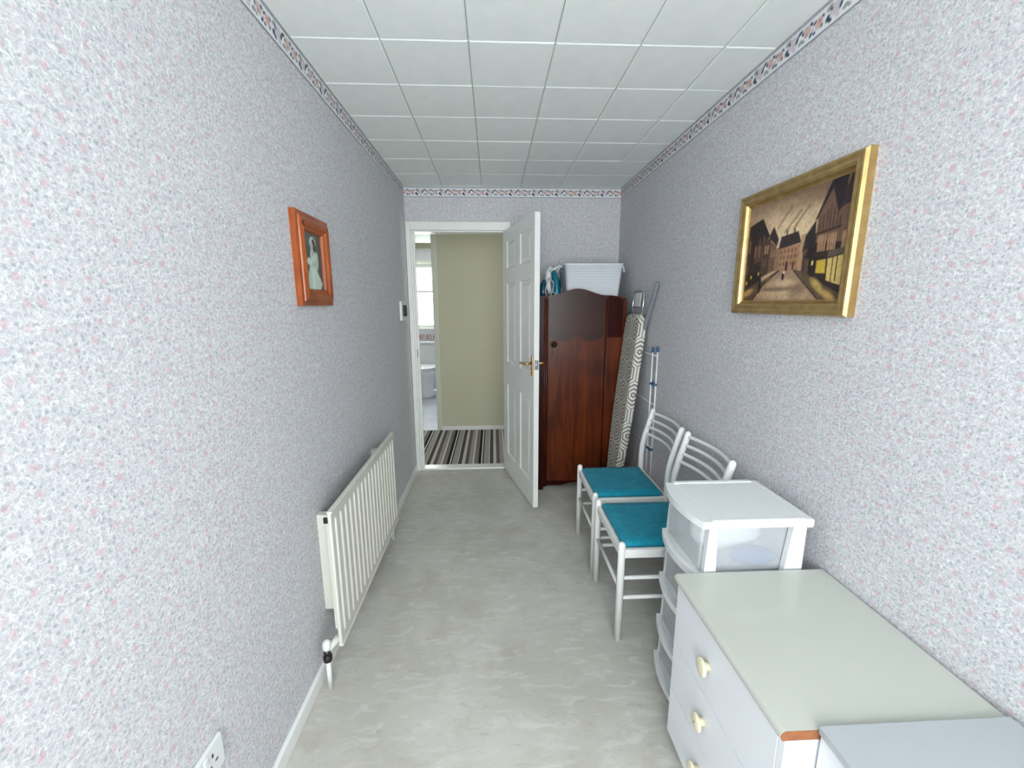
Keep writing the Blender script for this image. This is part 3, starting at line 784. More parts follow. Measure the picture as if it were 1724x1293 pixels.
# gilt framed street painting
PY0, PY1, PZ0, PZ1 = 1.172, 1.757, 1.394, 1.848
t = thing('framed_painting', 'gold framed oil painting of a dusky town street on the right wall', 'painting', (W, (PY0+PY1)/2, PZ0))
obj('frame', moulding(bmesh.new(), 'x', W, -1, PY0, PY1, PZ0, PZ1, [(0, 0.0), (0, .022), (.006, .030), (.012, .031), (.020, .027), (.030, .029), (.038, .025), (.042, .016), (.045, .017), (.048, .013), (.051, .012), (.051, .004), (.03, .001)]), M_gold, t)
iy0, iy1, iz0, iz1 = PY0+.048, PY1-.048, PZ0+.048, PZ1-.048
def street():
    p = Paint(210, 170, (184, 152, 122), asp=1.33)
    # sky, smoky and lighter over the middle roofs
    p.put((p.V-.72)/.35, (122, 94, 74)); p.ell(.47, .66, .42, .2, (222, 194, 156), 0, .9, 1.2); p.ell(.55, .60, .16, .14, (224, 198, 158), 0, .7, 1.0)
    for x, y, dx in ((.44, .66, .14), (.36, .72, .12), (.53, .68, .12)): p.line(x, y, x+dx, y+.16, .016, (112, 84, 66), .55)
    p.ell(.70, .93, .35, .1, (110, 84, 68), .1, .5, 1.0)
    # far row of houses
    p.poly([(.36, .30), (.36, .52), (.62, .52), (.62, .28)], (150, 110, 82)); p.poly([(.40, .30), (.40, .50), (.60, .52), (.60, .30)], (164, 122, 90))
    p.poly([(.385, .505), (.405, .62), (.575, .64), (.615, .53)], (50, 38, 38)); p.poly([(.60, .28), (.61, .60), (.66, .60), (.66, .28)], (178, 144, 110))
    for x in (.455, .53): p.poly([(x, .62), (x, .67), (x+.014, .67), (x+.014, .62)], (50, 38, 36))
    for j, y in enumerate((.46, .40, .335)):
        for i in range(5): p.poly([(.41+i*.038, y), (.41+i*.038, y+.033), (.426+i*.038, y+.033), (.426+i*.038, y)], (92, 62, 48), .8)
    # left terrace
    p.poly([(0, 0.1), (0, .76), (.20, .80), (.20, .22)], (44, 30, 26)); p.poly([(.0, .70), (.0, .80), (.17, .85), (.27, .66), (.22, .58), (.19, .72)], (36, 26, 28))
    p.poly([(.20, .24), (.20, .66), (.29, .62), (.29, .28)], (74, 52, 42)); p.poly([(.10, .48), (.155, .68), (.20, .52), (.20, .42), (.10, .40)], (84, 60, 48))
    p.poly([(.29, .28), (.29, .60), (.36, .54), (.36, .30)], (112, 82, 64)); p.poly([(.26, .64), (.31, .74), (.38, .60), (.36, .54)], (48, 36, 36)); p.poly([(.36, .30), (.36, .52), (.40, .50), (.40, .31)], (136, 104, 80))
    for x, y, w, h, c in ((.02, .52, .022, .13, (120, 86, 66)), (.10, .46, .02, .12, (142, 98, 76)), (.15, .46, .02, .12, (132, 94, 72)), (.225, .48, .018, .09, (168, 138, 112)), (.255, .48, .014, .09, (168, 138, 112)), (.31, .44, .014, .07, (150, 120, 96)), (.335, .44, .012, .07, (150, 120, 96)), (.02, .26, .016, .12, (110, 80, 60)), (.21, .36, .05, .08, (100, 74, 58))):
        p.poly([(x, y), (x, y+h), (x+w, y+h), (x+w, y)], c, .9)
    p.poly([(.0, .06), (.0, .30), (.16, .30), (.2, .2), (.11, .12)], (26, 18, 18), .8)
    for x, y in ((.075, .24), (.02, .18), (.165, .27)): p.poly([(x, y), (x, y+.035), (x+.018, y+.035), (x+.018, y)], (222, 176, 66))
    # right timbered terrace
    p.poly([(.70, .18), (.70, .56), (.80, .60), (1, .60), (1, 0.05), (.93, .05)], (48, 34, 32)); p.poly([(.745, .50), (.74, .72), (.83, .97), (.93, .78), (1, .82), (1, .46), (.93, .48)], (112, 84, 68))
    p.poly([(.72, .70), (.83, 1.0), (.95, 1.0), (.94, .76), (.90, .72), (.84, .93), (.735, .70)], (40, 30, 34)); p.poly([(.91, .74), (.97, 1.0), (1, 1.0), (1, .78)], (52, 40, 42))
    p.poly([(.63, .44), (.65, .58), (.73, .70), (.74, .50), (.70, .44)], (44, 34, 36)); p.poly([(.64, .26), (.64, .46), (.70, .46), (.70, .24)], (92, 66, 54)); p.poly([(.66, .38), (.70, .50), (.75, .44), (.74, .36)], (38, 28, 30))
    for i in range(7): p.line(.765+i*.027, .58, .765+i*.027, .80-abs(i-3)*.04, .006, (62, 44, 38), .8)
    p.line(.74, .575, .93, .60, .010, (56, 40, 34)); p.line(.74, .40, .93, .38, .014, (58, 42, 36))
    for x, w in ((.765, .03), (.80, .03), (.845, .03), (.88, .03), (.955, .03)): p.poly([(x, .42), (x, .555), (x+w, .56), (x+w, .42)], (176, 136, 104)); 
    for x in (.78, .815, .86, .895): p.line(x, .42, x, .555, .004, (74, 52, 44))
    p.poly([(.775, .24), (.775, .345), (.85, .35), (.855, .23)], (204, 172, 62)); p.poly([(.87, .17), (.865, .35), (.985, .37), (.995, .12)], (216, 186, 112))
    for x in (.905, .94): p.line(x, .16, x, .36, .006, (90, 66, 44))
    p.poly([(.86, .36), (.86, .41), (1, .43), (1, .38)], (96, 84, 72)); p.poly([(.715, .19), (.715, .37), (.76, .37), (.76, .17)], (36, 26, 26)); p.ell(.738, .33, .012, .022, (230, 206, 110))
    # road, kerbs, pools of light
    p.poly([(.12, 0), (.24, .16), (.42, .29), (.56, .29), (.72, .12), (.82, 0)], (156, 126, 100)); p.ell(.47, .06, .3, .05, (198, 168, 132), 0, .8, 1.2); p.ell(.46, .17, .17, .035, (206, 178, 142), 0, .8, 1.2); p.ell(.40, .115, .25, .018, (98, 76, 62), 0, .6, 1.0); p.ell(.62, .09, .1, .06, (86, 66, 58), .5, .5, 1.0)
    p.poly([(.56, .29), (.72, .12), (.82, 0), (1, 0), (.98, .06), (.75, .20), (.66, .27)], (96, 76, 54)); p.ell(.80, .13, .09, .035, (190, 160, 90), -.7, .8, .8); p.ell(.90, .04, .09, .03, (196, 160, 92), -.5, .8, .8); p.line(.57, .28, .83, 0, .007, (52, 38, 34))
    p.poly([(0, 0), (0, .10), (.22, .20), (.40, .30), (.42, .29), (.24, .16), (.12, 0)], (92, 66, 46)); p.ell(.06, .09, .09, .03, (196, 154, 88), .3, .8, .8); p.ell(.29, .19, .06, .02, (150, 122, 80), .8, .7, .8); p.line(.12, 0, .24, .16, .007, (46, 34, 30)); p.line(.24, .16, .42, .30, .006, (46, 34, 30))
    # passers-by and lamp posts
    p.ell(.205, .17, .022, .09, (30, 22, 22)); p.ell(.205, .27, .013, .02, (30, 22, 22)); p.ell(.465, .235, .018, .04, (44, 28, 32)); p.ell(.472, .275, .016, .014, (212, 190, 176)); p.ell(.49, .33, .016, .05, (52, 34, 44)); p.ell(.555, .33, .012, .04, (56, 40, 40))
    p.line(.66, .25, .66, .40, .006, (34, 26, 26)); p.line(.165, .18, .165, .34, .007, (28, 20, 20))
    p.noise(.18, 3, 60); p.noise(.10, 5, 24)
    return p.c
grid('canvas', 210, 170, (W-.010, iy1, iz0), (0, iy0-iy1, 0), (0, 0, iz1-iz0), street(), M_canvas, t)
obj('backing', B(W-.009, W-.001, iy0-.002, iy1+.002, iz0-.002, iz1+.002), M_bronze, t)
# pine framed photograph
GY0, GY1, GZ0, GZ1 = 1.530, 1.818, 1.431, 1.757
t = thing('framed_photograph', 'small pine framed black and white wedding photograph on the left wall', 'picture', (0, (GY0+GY1)/2, GZ0))
fo = obj('frame', moulding(bmesh.new(), 'x', 0, 1, GY0, GY1, GZ0, GZ1, [(0, 0), (0, .018), (.004, .021), (.016, .021), (.018, .026), (.030, .034), (.044, .030), (.050, .022), (.058, .020), (.062, .012), (.062, .004), (.03, .001)]), M_pine, t)
for y, z, r in ((GY0+.030, GZ1-.042, .010), (GY1-.012, GZ0+.145, .004)):
    obj('knot', lathe(bmesh.new(), [(r, 0), (r*.7, .0015), (0, .002)], (.0335 if r > .005 else .0208, y, z), (1, 0, 0), 14), M_knot, fo)
def bride():
    p = Paint(70, 90, (92, 104, 102), asp=.82)
    p.put((p.U-.55)/.5, (58, 66, 66)); p.poly([(0, .35), (0, .62), (.34, .58), (.34, .35)], (74, 88, 88))
    p.ell(.14, .72, .09, .10, (130, 142, 138)); p.ell(.26, .60, .14, .18, (70, 84, 82)); p.ell(.10, .58, .1, .15, (96, 110, 106), 0, .8)
    p.ell(.10, .20, .17, .16, (168, 186, 176)); p.poly([(.16, 0), (.30, .36), (.40, .56), (.62, .56), (.70, .34), (.95, .12), (.80, 0)], (196, 216, 202)); p.poly([(.40, .02), (.44, .36), (.52, .36), (.56, .02)], (214, 230, 218))
    p.ell(.54, .60, .12, .13, (200, 218, 206)); p.ell(.56, .83, .13, .10, (196, 212, 204)); p.ell(.60, .78, .075, .12, (36, 42, 42)); p.ell(.50, .77, .06, .085, (176, 188, 180)); p.ell(.53, .66, .05, .06, (176, 190, 182))
    p.ell(.72, .52, .06, .16, (186, 202, 192), -.1); p.line(.66, .42, .30, .52, .045, (180, 196, 186)); p.ell(.34, .49, .11, .06, (212, 226, 216))
    p.noise(.12, 4, 20)
    return p.c
grid('photo_print', 70, 90, (.009, GY0+.058, GZ0+.058), (0, GY1-GY0-.116, 0), (0, 0, GZ1-GZ0-.116), bride(), M_photo, t)
obj('backing', B(.001, .008, GY0+.05, GY1-.05, GZ0+.05, GZ1-.05), M_knot, t)

# ---- wardrobe
WF = 3.070
t = thing('wardrobe', 'dark mahogany wardrobe with arched door and scalloped burr veneer panel', 'wardrobe', (1.305, 3.29, 0))
WXL, WXR = 0.952, 1.660
obj('carcass', B(WXL, WXR, WF+.022, D-.018, 0.055, 1.462, bev=.003), M_mahogd, t)
def arch(x0, x1, n=22):
    c, hw = 1.345, 0.25; pts = []
    for i in range(n+1):
        x = x0+(x1-x0)*i/n; q = (x-1.300)/0.21
        pts.append((x, 1.494+0.047*(0.5+0.5*math.cos(PI*max(-1, min(1, q))))))
    return pts
DX0, DX1 = 1.088, 1.507
dr = obj('door', prism(bmesh.new(), [(DX0, .075), (DX1, .075)]+arch(DX0, DX1)[::-1], 'y', WF, WF+.021), M_mahog, t)
def scallop(x0, x1):
    pts = []
    for i in range(41):
        x = x0+(x1-x0)*i/40; q = (x-x0)/(x1-x0)
        z = 1.172+0.040*math.exp(-((q-.5)/.10)**2)+0.035*(abs(2*q-1)**6)-0.012*math.sin(PI*min(1, abs(2*q-1)))
        pts.append((x, z))
    return pts
vp = obj('veneer_panel', prism(bmesh.new(), scallop(DX0+.004, DX1-.004)+[(x, z-.004) for x, z in arch(DX0+.004, DX1-.004)[::-1]], 'y', WF-.0008, WF), M_burr, dr)
vp['label'] = 'dark burr veneer with scalloped lower edge'
obj('lock_plate', lathe(bmesh.new(), [(.026, 0), (.026, .002), (.020, .004), (.012, .004), (.014, .012), (.012, .020), (0, .022)], (DX0+.042, WF, 1.142), (0, -1, 0)), M_bronze, dr)
obj('keyhole', lathe(bmesh.new(), [(.007, 0), (.006, .003), (0, .003)], (DX0+.030, WF, 1.085), (0, -1, 0), 12), M_bronze, dr)
def side_poly(x0, x1, flip):
    # fixed front panels whose top dips to the outside
    pts = [(x0, .060), (x1, .060)]; top = []
    for i in range(9):
        q = i/8; x = x1+(x0-x1)*q; d = (1-q) if not flip else q
        top.append((x, 1.494-0.024*d**2))
    return pts+top
obj('front_panel', prism(bmesh.new(), side_poly(DX1+.008, WXR, False), 'y', WF+.002, WF+.022), M_mahog, t)
obj('front_panel', prism(bmesh.new(), side_poly(WXL, DX0-.008, True), 'y', WF+.002, WF+.022), M_mahogd, t)
for x0, x1, fl in ((DX1+.018, WXR-.026, False), (WXL+.026, DX0-.032, True)):
    sp = side_poly(x0, x1, fl)
    obj('veneer_panel', prism(bmesh.new(), [(x0, 1.190), (x1, 1.190)]+[(x, z-.004) for x, z in sp[2:]], 'y', WF+.0012, WF+.002), M_mahogd, t)
for x in (DX1+.012, WXR-.020, DX0-.012, DX0-.026, WXL+.02):
    obj('bead', T([(x, WF+.002, .065), (x, WF+.002, 1.475)], .005, 8), M_mahog, t)
ap = [(WXL, 0.0), (WXL, .074), (WXR, .074), (WXR, 0.0), (WXR-.11, 0.0)]
for i in range(25):
    q = i/24; x = WXR-.11-(WXR-WXL-.22)*q
    ap.append((x, 0.012+0.036*(1-abs(2*q-1)**4)+0.010*math.cos(4*PI*q)))
ap += [(WXL+.11, 0.0)]
obj('apron', prism(bmesh.new(), ap, 'y', WF+.003, WF+.022), M_mahogd, t)
for x0, x1 in ((WXL, WXL+.018), (WXR-.018, WXR)): obj('side_foot', B(x0, x1, WF+.022, D-.018, 0, .055), M_mahogd, t)

# ---- basket on the wardrobe
t = thing('storage_basket', 'white dimpled plastic basket with side handles on top of the wardrobe', 'basket', (1.425, 3.27, 1.462))
bz0, bz1 = 1.462, 1.722
def rrect(cx, cy, hx, hy, r, z, n=5):
    pts = []
    for sx, sy, a0 in ((1, 1, 0), (-1, 1, PI/2), (-1, -1, PI), (1, -1, 1.5*PI)):
        for i in range(n): 
            a = a0+PI/2*i/(n-1); pts.append((cx+sx*(hx-r)+r*math.cos(a), cy+sy*(hy-r)+r*math.sin(a), z))
    return pts
bcx, bcy = 1.428, 3.275
def basket():
    bm = bmesh.new(); R = []
    spec = [(.190, .120, bz0), (.196, .125, bz0+.03), (.214, .142, bz1-.012), (.220, .147, bz1-.010), (.220, .147, bz1), (.210, .138, bz1), (.192, .121, bz0+.03), (.188, .116, bz0+.006)]
    loft(bm, [rrect(bcx, bcy, hx, hy, .03, z) for hx, hy, z in spec])
    return bm
bk = obj('body', basket(), M_basket, t)
bm = bmesh.new()
for j in range(10):
    z = bz0+.045+j*.020; f = (z-bz0)/(bz1-bz0); hy = .1228+(.142-.125)*f*1.06+.0018; hx = .196+.018*f
    for i in range(20):
        x = bcx-hx+.03+(2*hx-.06)*(i+(.5 if j % 2 else 0))/20
        lathe(bm, [(.0042, 0), (.0042, .0006), (0, .0008)], (x, bcy-hy, z), (0, -1, .06), 6)
hl = obj('dimples', bm, M_hole, bk); hl['kind'] = 'stuff'
for s in (-1, 1):
    bcy = 3.275 if s < 0 else 3.225
    obj('handle', T([(bcx+s*.215, bcy-.02, bz1-.01), (bcx+s*.235, bcy-.01, bz1-.015), (bcx+s*.248, bcy+.0, bz1-.05), (bcx+s*.248, bcy+.05, bz1-.05), (bcx+s*.235, bcy+.07, bz1-.015), (bcx+s*.215, bcy+.08, bz1-.01)], .008, 8), M_basket, t)

# ---- steam iron on the wardrobe
IX, IY, IZ = 1.125, 3.178, 1.462
t = thing('steam_iron', 'teal and white steam iron standing on its heel on the wardrobe', 'iron', (IX, IY, IZ))
def ell_ring(cx, cy, z, rx, ry, n=20): return [(cx+rx*math.cos(2*PI*k/n), cy+ry*math.sin(2*PI*k/n), z) for k in range(n)]
obj('body', loft(bmesh.new(), [ell_ring(IX+.030, IY, IZ, .032, .050), ell_ring(IX+.031, IY, IZ+.03, .034, .055), ell_ring(IX+.031, IY, IZ+.08, .033, .054), ell_ring(IX+.027, IY, IZ+.13, .028, .046), ell_ring(IX+.018, IY, IZ+.18, .021, .034), ell_ring(IX+.004, IY, IZ+.22, .013, .020), ell_ring(IX-.008, IY, IZ+.245, .005, .008)]), M_teal, t)
obj('soleplate', prism(bmesh.new(), [(IY-.055, IZ), (IY+.055, IZ), (IY+.056, IZ+.09), (IY+.036, IZ+.15), (IY+.012, IZ+.19), (IY, IZ+.20), (IY-.012, IZ+.19), (IY-.036, IZ+.15), (IY-.056, IZ+.09)], 'x', IX+.058, IX+.064), M_teald, t)
obj('handle', T([(IX-.004, IY-.01, IZ+.235), (IX-.028, IY-.01, IZ+.205), (IX-.034, IY-.01, IZ+.15), (IX-.030, IY-.01, IZ+.10), (IX-.012, IY-.01, IZ+.05)], [.018, .021, .022, .020, .017], 14), M_plw, t)
obj('spray_lever', T([(IX-.028, IY-.03, IZ+.205), (IX+.01, IY-.04, IZ+.222), (IX+.052, IY-.045, IZ+.246)], [.009, .008, .005], 10), M_plw, t)
obj('water_tank', loft(bmesh.new(), [ell_ring(IX-.070, IY, IZ, .026, .045), ell_ring(IX-.070, IY, IZ+.06, .030, .05), ell_ring(IX-.066, IY, IZ+.11, .026, .045), ell_ring(IX-.058, IY, IZ+.145, .014, .03)]), M_teald, t)
coil = []
for k in range(64):
    a = 2*PI*k/21; f = k/64
    coil.append((IX-.030+.026*math.cos(a)+.006*math.sin(3*a), IY-.075-.008*f+.006*math.sin(2*a), IZ+.085+.068*math.sin(a)))
coil += [(IX-.005, IY-.085, IZ+.06), (IX+.02, IY-.085, IZ+.035), (IX+.05, IY-.08, IZ+.02), (IX+.065, IY-.075, IZ+.005)]
obj('cord', T(coil, .0038, 6), M_cord, t)

# ---- ironing board
LEAN = math.atan(0.098)
t = thing('ironing_board', 'folded ironing board with grey and white hexagon cover leaning on the right wall', 'ironing board', (1.516, 2.90, 0.0))
t.rotation_euler = (0, LEAN, 0)
def board():
    # local: x thickness, y width, z length; nose on the floor, square end up
    th = 0.058; out = []
    ym = 0.152
    for i in range(9):   # nose
        a = PI+PI*i/8; out.append((0.07*math.cos(a), 0.085+0.080*math.sin(a)))
    out = [(y, z) for y, z in out]
    right = [(0.10, 0.20), (0.125, 0.34), (0.142, 0.50), (ym, 0.68), (ym, 1.30)]
    corner = [(ym-.07+.07*math.cos(a), 1.300+.072*math.sin(a)) for a in [PI/2*i/6 for i in range(1, 7)]]
    half = right+corner
    poly = out+half+[(-y, z) for y, z in half[::-1]]
    bm = bmesh.new(); r = 0.016
    def inset(k):
        # shrink towards the centre line
        res = []
        for y, z in poly:
            sy = max(0.0, 1-k/max(abs(y), .03)) if abs(y) > 1e-6 else 1
            cz = 0.70; res.append((y*sy, z-(k if z > cz else -k)*min(1, abs(z-cz)/.66)))
        return res
    rings = []
    for k, x in ((r, 0.0), (r*.3, r*.3), (0, r), (0, th-r*.6), (r*.3, th-r*.15), (r, th)):
        rings.append([(x, y, z) for y, z in inset(k)])
    loft(bm, rings)
    return bm
obj('board', board(), M_cover, t, local=True)
# wire iron rest at the top
rest = [(.030, -.10, 1.352), (.026, -.105, 1.44), (.024, -.10, 1.51), (.024, -.08, 1.530), (.024, .08, 1.530), (.024, .10, 1.51), (.026, .105, 1.44), (.030, .10, 1.352)]
ir = obj('iron_rest', T(rest, .0065, 10), M_chrome, t, local=True)
obj('rest_plate', B(.024, .028, -.045, .070, 1.425, 1.515, bev=.001), M_plw, ir, local=True)
obj('rest_bar', T([(.026, -.10, 1.42), (.026, .10, 1.42)], .004, 8), M_chrome, ir, local=True)
obj('leg', T([(.0295, -.288, 1.572), (.0305, -.280, 1.558), (.033, -.262, 1.51), (.0405, -.17, 1.335)]+[(.066, -.05, 1.08), (.085, .04, .70), (.085, .06, 0.30)], .0125, 12), M_greym, t, local=True)
obj('leg', T([(.070, .02, 1.05), (.075, 0.0, .70), (.075, -.04, .22)], .0105, 12), M_greym, t, local=True)

# ---- folded clothes airer
AY = 2.585
t = thing('clothes_airer', 'folded wire clothes airer with blue end caps standing against the right wall', 'clothes airer', (1.70, 2.87, 0))
for fx, fy, top in ((1.6965, 2.616, 1.165), (1.7085, 2.566, 1.172)):
    fo = obj('frame', T([(fx, fy, .012), (fx, fy, top-.01)], .0055, 10), M_airer, t)
    obj('frame', T([(fx, fy+.55, .012), (fx, fy+.55, top-.01)], .0055, 10), M_airer, t)
    for y in (fy, fy+.55):
        obj('end_cap', lathe(bmesh.new(), [(.0075, 0), (.0085, .012), (.0085, .03), (.005, .036), (0, .036)], (fx, y, top-.036), n=12), M_blue, t)
        obj('foot_cap', lathe(bmesh.new(), [(.0075, 0), (.0075, .03), (.0055, .032), (0, .032)], (fx, y, 0), n=12), M_blue, t)
for z in (1.112, .80, .51): obj('rod', T([(1.7035, 2.566, z), (1.7035, 3.166, z)], .0028, 8), M_airer, t)
for z in (.93, .50): obj('clip', B(1.690, 1.7145, 2.558, 2.624, z-.008, z+.008, bev=.003), M_blue, t)

# ---- two dining chairs
def make_chair(name, loc, label, group):
    t = thing(name, label, 'chair', loc, 0, group)
    hw, xf, xr = 0.197, -0.190, 0.190
    for s in (-1, 1):
        bm = bmesh.new(); rounded_rod(bm, (xf, s*hw, 0.0), (xf, s*hw, .462), .0155)
        obj('front_leg', bm, M_chairw, t, local=True)
        pts = [(xr+.030, s*hw, 0.0), (xr+.012, s*hw, .20), (xr, s*hw, .42), (xr, s*hw, .54), (xr+.004, s*hw, .59), (xr+.014, s*hw, .64), (xr+.030, s*hw, .70), (xr+.055, s*hw, .790), (xr+.0575, s*hw, .800), (xr+.059, s*hw, .806), (xr+.060, s*hw, .810)]
        obj('back_post', T(pts, [.0158]*8+[.0145, .011, .005], 14), M_chairw, t, local=True)
        for z in (.296, .203): obj('stretcher', T([(xf, s*hw, z), (xr+.006, s*hw, z)], .0085, 10), M_chairw, t, local=True)
        obj('side_rail', B(xf+.01, xr-.01, s*hw-.010, s*hw+.010, .392, .430, bev=.003), M_chairw, t, local=True)
    obj('stretcher', T([(xf, -hw, .243), (xf, hw, .243)], .0085, 10), M_chairw, t, local=True)
    obj('front_rail', B(xf-.009, xf+.009, -hw+.01, hw-.01, .392, .430, bev=.003), M_chairw, t, local=True)
    obj('back_rail', B(xr-.009, xr+.009, -hw+.01, hw-.01, .392, .430, bev=.003), M_chairw, t, local=True)
    # rounded pad
    bm = bmesh.new()
    def rr(hx, hy, r, z): return rrect(-.002, 0, hx, hy, r, z, 5)
    loft(bm, [rr(.172, .176, .012, .422), rr(.178, .182, .014, .430), rr(.178, .182, .014, .440), rr(.170, .174, .014, .449), rr(.13, .135, .02, .453)])
    obj('seat', bm, M_velvet, t, local=True)
    for z in (.784, .741, .698, .657):
        xo = xr+.055+(z-.79)*.28
        pts = []
        for i in range(15):
            q = -1+2*i/14; pts.append((xo+.040*(1-q*q), q*hw, z))
        obj('slat', T(pts, .0088, 10), M_chairw, t, local=True)
    return t
c1 = make_chair('dining_chair', (1.400, 2.231, 0), 'white wooden chair with teal seat, fully seen, beside the ironing board and wardrobe', 'white dining chairs with teal seats')
c2 = copy_tree(c1); c2.location = (1.400, 1.766, 0)
c2['label'] = 'white wooden chair with teal seat partly hidden behind the plastic drawer tower'

# ---- plastic drawer tower
t = thing('drawer_tower', 'white plastic drawer tower with translucent bowed drawers beside the chest', 'drawer unit', (1.48, 1.295, 0))
X0, X1, TY0, TY1 = 1.335, 1.652, 1.150, 1.430       # frame envelope
def bow(x, y0, y1, d, n=14):
    """points of a bowed front edge from far (y1) to near (y0)"""
    return [(x-d*(1-(2*i/n-1)**2), y1+(y0-y1)*i/n) for i in range(n+1)]
def tray(z0, z1, x, y0, y1, d, xb):
    bm = bmesh.new(); prism(bm, bow(x, y0, y1, d)+[(xb, y0), (xb, y1)], 'z', z0, z1); return bm
# lid
lid = obj('lid', tray(.756, .779, 1.318, 1.150, 1.440, .026, 1.652), M_plw, t)
obj('lid_rim', B(1.345, 1.640, 1.147, 1.168, .772, .785, bev=.004), M_plw, lid)
obj('lid_rim', B(1.345, 1.640, 1.422, 1.443, .772, .785, bev=.004), M_plw, lid)
obj('lid_panel', B(1.352, 1.640, 1.172, 1.418, .776, .7825, bev=.003), M_plw, lid)
obj('back_lip', B(1.645, 1.668, 1.146, 1.444, .752, .781, bev=.006), M_plw, lid)
ztier = [.756, .575, .392, .206, .040]
for k in range(1, 5):
    z = ztier[k]
    bm = tray(z-.004, z+.021, 1.318, 1.150, 1.440, .026, 1.345)
    f = obj('shelf_lip', bm, M_plw, t)
    obj('shelf', B(1.345, 1.645, 1.155, 1.435, z-.002, z+.008), M_plw, f)
for k in range(4):
    zt, zb = ztier[k], ztier[k+1]+.021
    # drawer with bowed front
    d = obj('drawer', tray(zb+.010, zt-.010, 1.326, 1.178, 1.412, .022, 1.330), M_clear, t)
    obj('drawer_side', B(1.330, 1.630, 1.176, 1.179, zb+.002, zt-.012), M_clear, d)
    obj('drawer_side', B(1.330, 1.630, 1.411, 1.414, zb+.002, zt-.012), M_clear, d)
    obj('drawer_back', B(1.628, 1.631, 1.179, 1.411, zb+.002, zt-.012), M_clear, d)
    obj('drawer_base', B(1.330, 1.630, 1.176, 1.414, ztier[k+1]+.0215, ztier[k+1]+.024), M_clear, d)
    for s, ya, yb in ((0, 1.152, 1.172), (1, 1.418, 1.438)):
        obj('post', prism(bmesh.new(), [(1.332, ztier[k+1]+.008), (1.372, ztier[k+1]+.008), (1.366, zt), (1.340, zt)], 'y', ya, yb), M_plw, t)
        obj('post', prism(bmesh.new(), [(1.588, ztier[k+1]+.008), (1.648, ztier[k+1]+.008), (1.648, zt), (1.606, zt)], 'y', ya, yb), M_plw, t)
for x in (1.345, 1.625):
    for y in (1.185, 1.425):
        c = obj('castor', T([(x-.004, y-.010, .018), (x-.004, y+.010, .018)], .018, 14), M_black, t)
        obj('castor_stem', T([(x+.004, y, .018), (x+.004, y, .037)], .006, 8), M_black, c)
# what lies in the top drawer
def bundle(cx, cy, z0, rx, ry, h, n=18):
    bm = bmesh.new(); rnd = random.Random(3)
    ph = [rnd.uniform(-.05, .05) for _ in range(n)]
    def ring(s, z): return [(cx+rx*s*(1+ph[k])*math.cos(2*PI*k/n), cy+ry*s*(1+ph[k])*math.sin(2*PI*k/n), z) for k in range(n)]
    return loft(bm, [ring(.80, z0), ring(1, z0+h*.25), ring(1, z0+h*.6), ring(.8, z0+h*.9), ring(.4, z0+h)])
zc = ztier[1]+.0245
tag(obj('blue_cloth', bundle(1.535, 1.228, zc, .075, .040, .036), M_blcl), 'folded blue cloth seen through the top translucent drawer', 'cloth')
tag(obj('white_cloth', bundle(1.495, 1.335, zc, .125, .060, .135), M_whcl), 'white cloth bundle behind the blue cloth in the top translucent drawer', 'cloth')

# ---- chest of drawers
CX0, CX1, CY0, CY1, CZ = 1.234, 1.706, 0.652, 1.140, 0.615
t = thing('chest_of_drawers', 'white chest of three drawers with cream laminate top and round cream knobs', 'chest', (1.47, 0.896, 0))
r = .013; zb = CZ-.023
prof = [(CX1, zb), (CX1, CZ)]+[(CX0+r-r*math.sin(a), CZ-r+r*math.cos(a)) for a in [PI/2*i/6 for i in range(7)]]+[(CX0+.002, zb+.004), (CX0+.006, zb)]
top = obj('top', prism(bmesh.new(), prof, 'y', CY0+.001, CY1), M_lam, t)
ce = obj('chipboard_end', prism(bmesh.new(), [(x if x > CX0+.02 else x+.001, z-.0004 if z > zb+.01 else z+.0004) for x, z in prof], 'y', CY0, CY0+.001), M_chip, top)
ce['label'] = 'bare brown chipboard end'
fx = 1.248
for y0, y1 in ((CY0+.002, CY0+.020), (CY1-.020, CY1-.002)): obj('side_panel', B(fx, CX1-.004, y0, y1, .040, zb, bev=.001), M_chestw, t)
obj('back_panel', B(CX1-.010, CX1-.005, CY0+.020, CY1-.020, .045, zb), M_chestw, t)
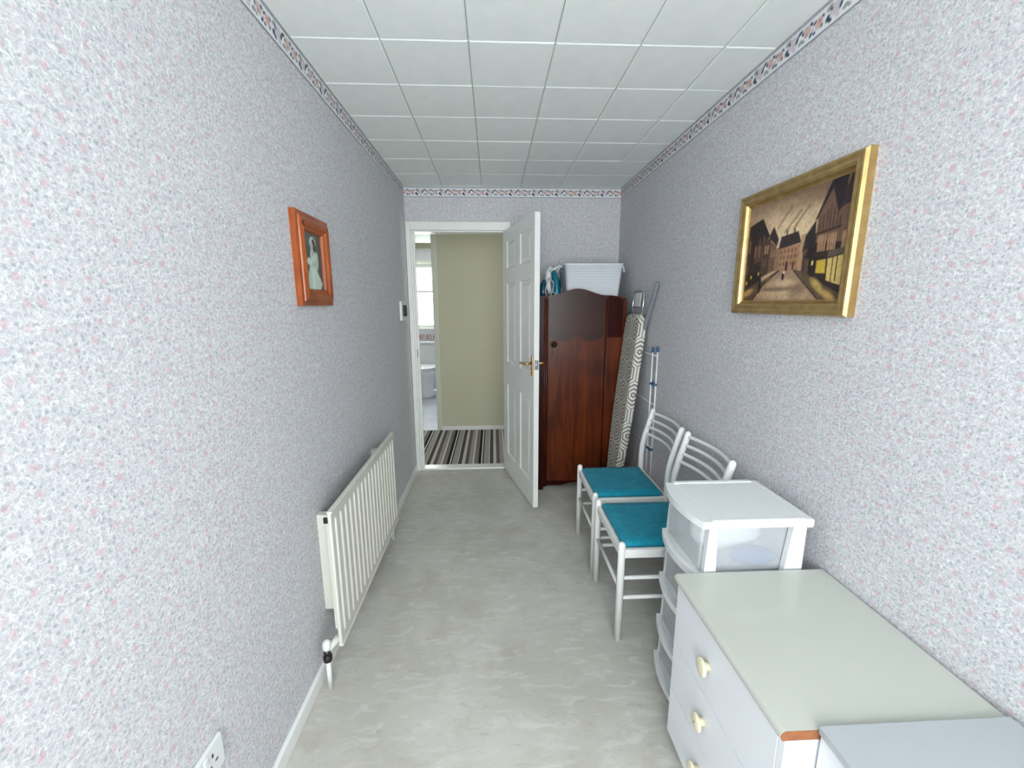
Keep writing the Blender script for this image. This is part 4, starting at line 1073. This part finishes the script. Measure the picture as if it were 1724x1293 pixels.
obj('bottom_panel', B(fx+.02, CX1-.010, CY0+.020, CY1-.020, .040, .052), M_chestw, t)
for y in (CY0+.012, CY1-.012): obj('plinth', B(fx+.05, CX1-.03, y-.008, y+.008, 0, .040), M_chestw, t)
dz = [(.045, .2150), (.2180, .3840), (.3870, .580)]
for i, (z0, z1) in enumerate(dz):
    d = obj('drawer', B(fx-.001, fx+.017, CY0+.0215, CY1-.0215, z0, z1, bev=.0004), M_chestw, t)
    zk = (.144, .308, .485)[i]; yk = .934
    k = obj('knob', lathe(bmesh.new(), [(.012, 0), (.011, .010), (.014, .015), (.0235, .017), (.0245, .020), (.0235, .0235), (.018, .0255), (0, .026)], (fx-.001, yk, zk), (-1, 0, 0), 28), M_knob, d)
    if i == 1: obj('screw_hole', lathe(bmesh.new(), [(.0025, 0), (.0025, .0004), (0, .0004)], (fx-.0272, yk, zk+.001), (-1, 0, 0), 10), M_black, k)
    obj('drawer_box', B(fx+.017, CX1-.04, CY0+.035, CY1-.035, z0+.01, z1-.03), M_chestw, d)

# ---- white cabinet beside the chest
t = thing('bedside_cabinet', 'plain white cabinet standing beside the chipboard end of the chest', 'cabinet', (1.515, 0.42, 0))
VX0, VX1, VY0, VY1, VZ = 1.312, 1.700, 0.200, 0.6505, 0.628
obj('top', B(VX0-.004, VX1, VY0, VY1, VZ-.018, VZ, bev=.002), M_cabtop, t)
for y0, y1 in ((VY0+.002, VY0+.018), (VY1-.018, VY1-.002)): obj('side_panel', B(VX0+.018, VX1-.002, y0, y1, 0, VZ-.018), M_cab, t)
obj('back_panel', B(VX1-.008, VX1-.002, VY0+.018, VY1-.018, .03, VZ-.018), M_cab, t)
obj('base', B(VX0+.02, VX1-.01, VY0+.018, VY1-.018, .05, .066), M_cab, t)
d = obj('door', B(VX0, VX0+.017, VY0+.003, VY1-.003, .05, VZ-.021, bev=.0015), M_cab, t)
obj('knob', lathe(bmesh.new(), [(.008, 0), (.008, .01), (.014, .016), (.012, .022), (0, .023)], (VX0, VY0+.06, .40), (-1, 0, 0), 16), M_knob, d)
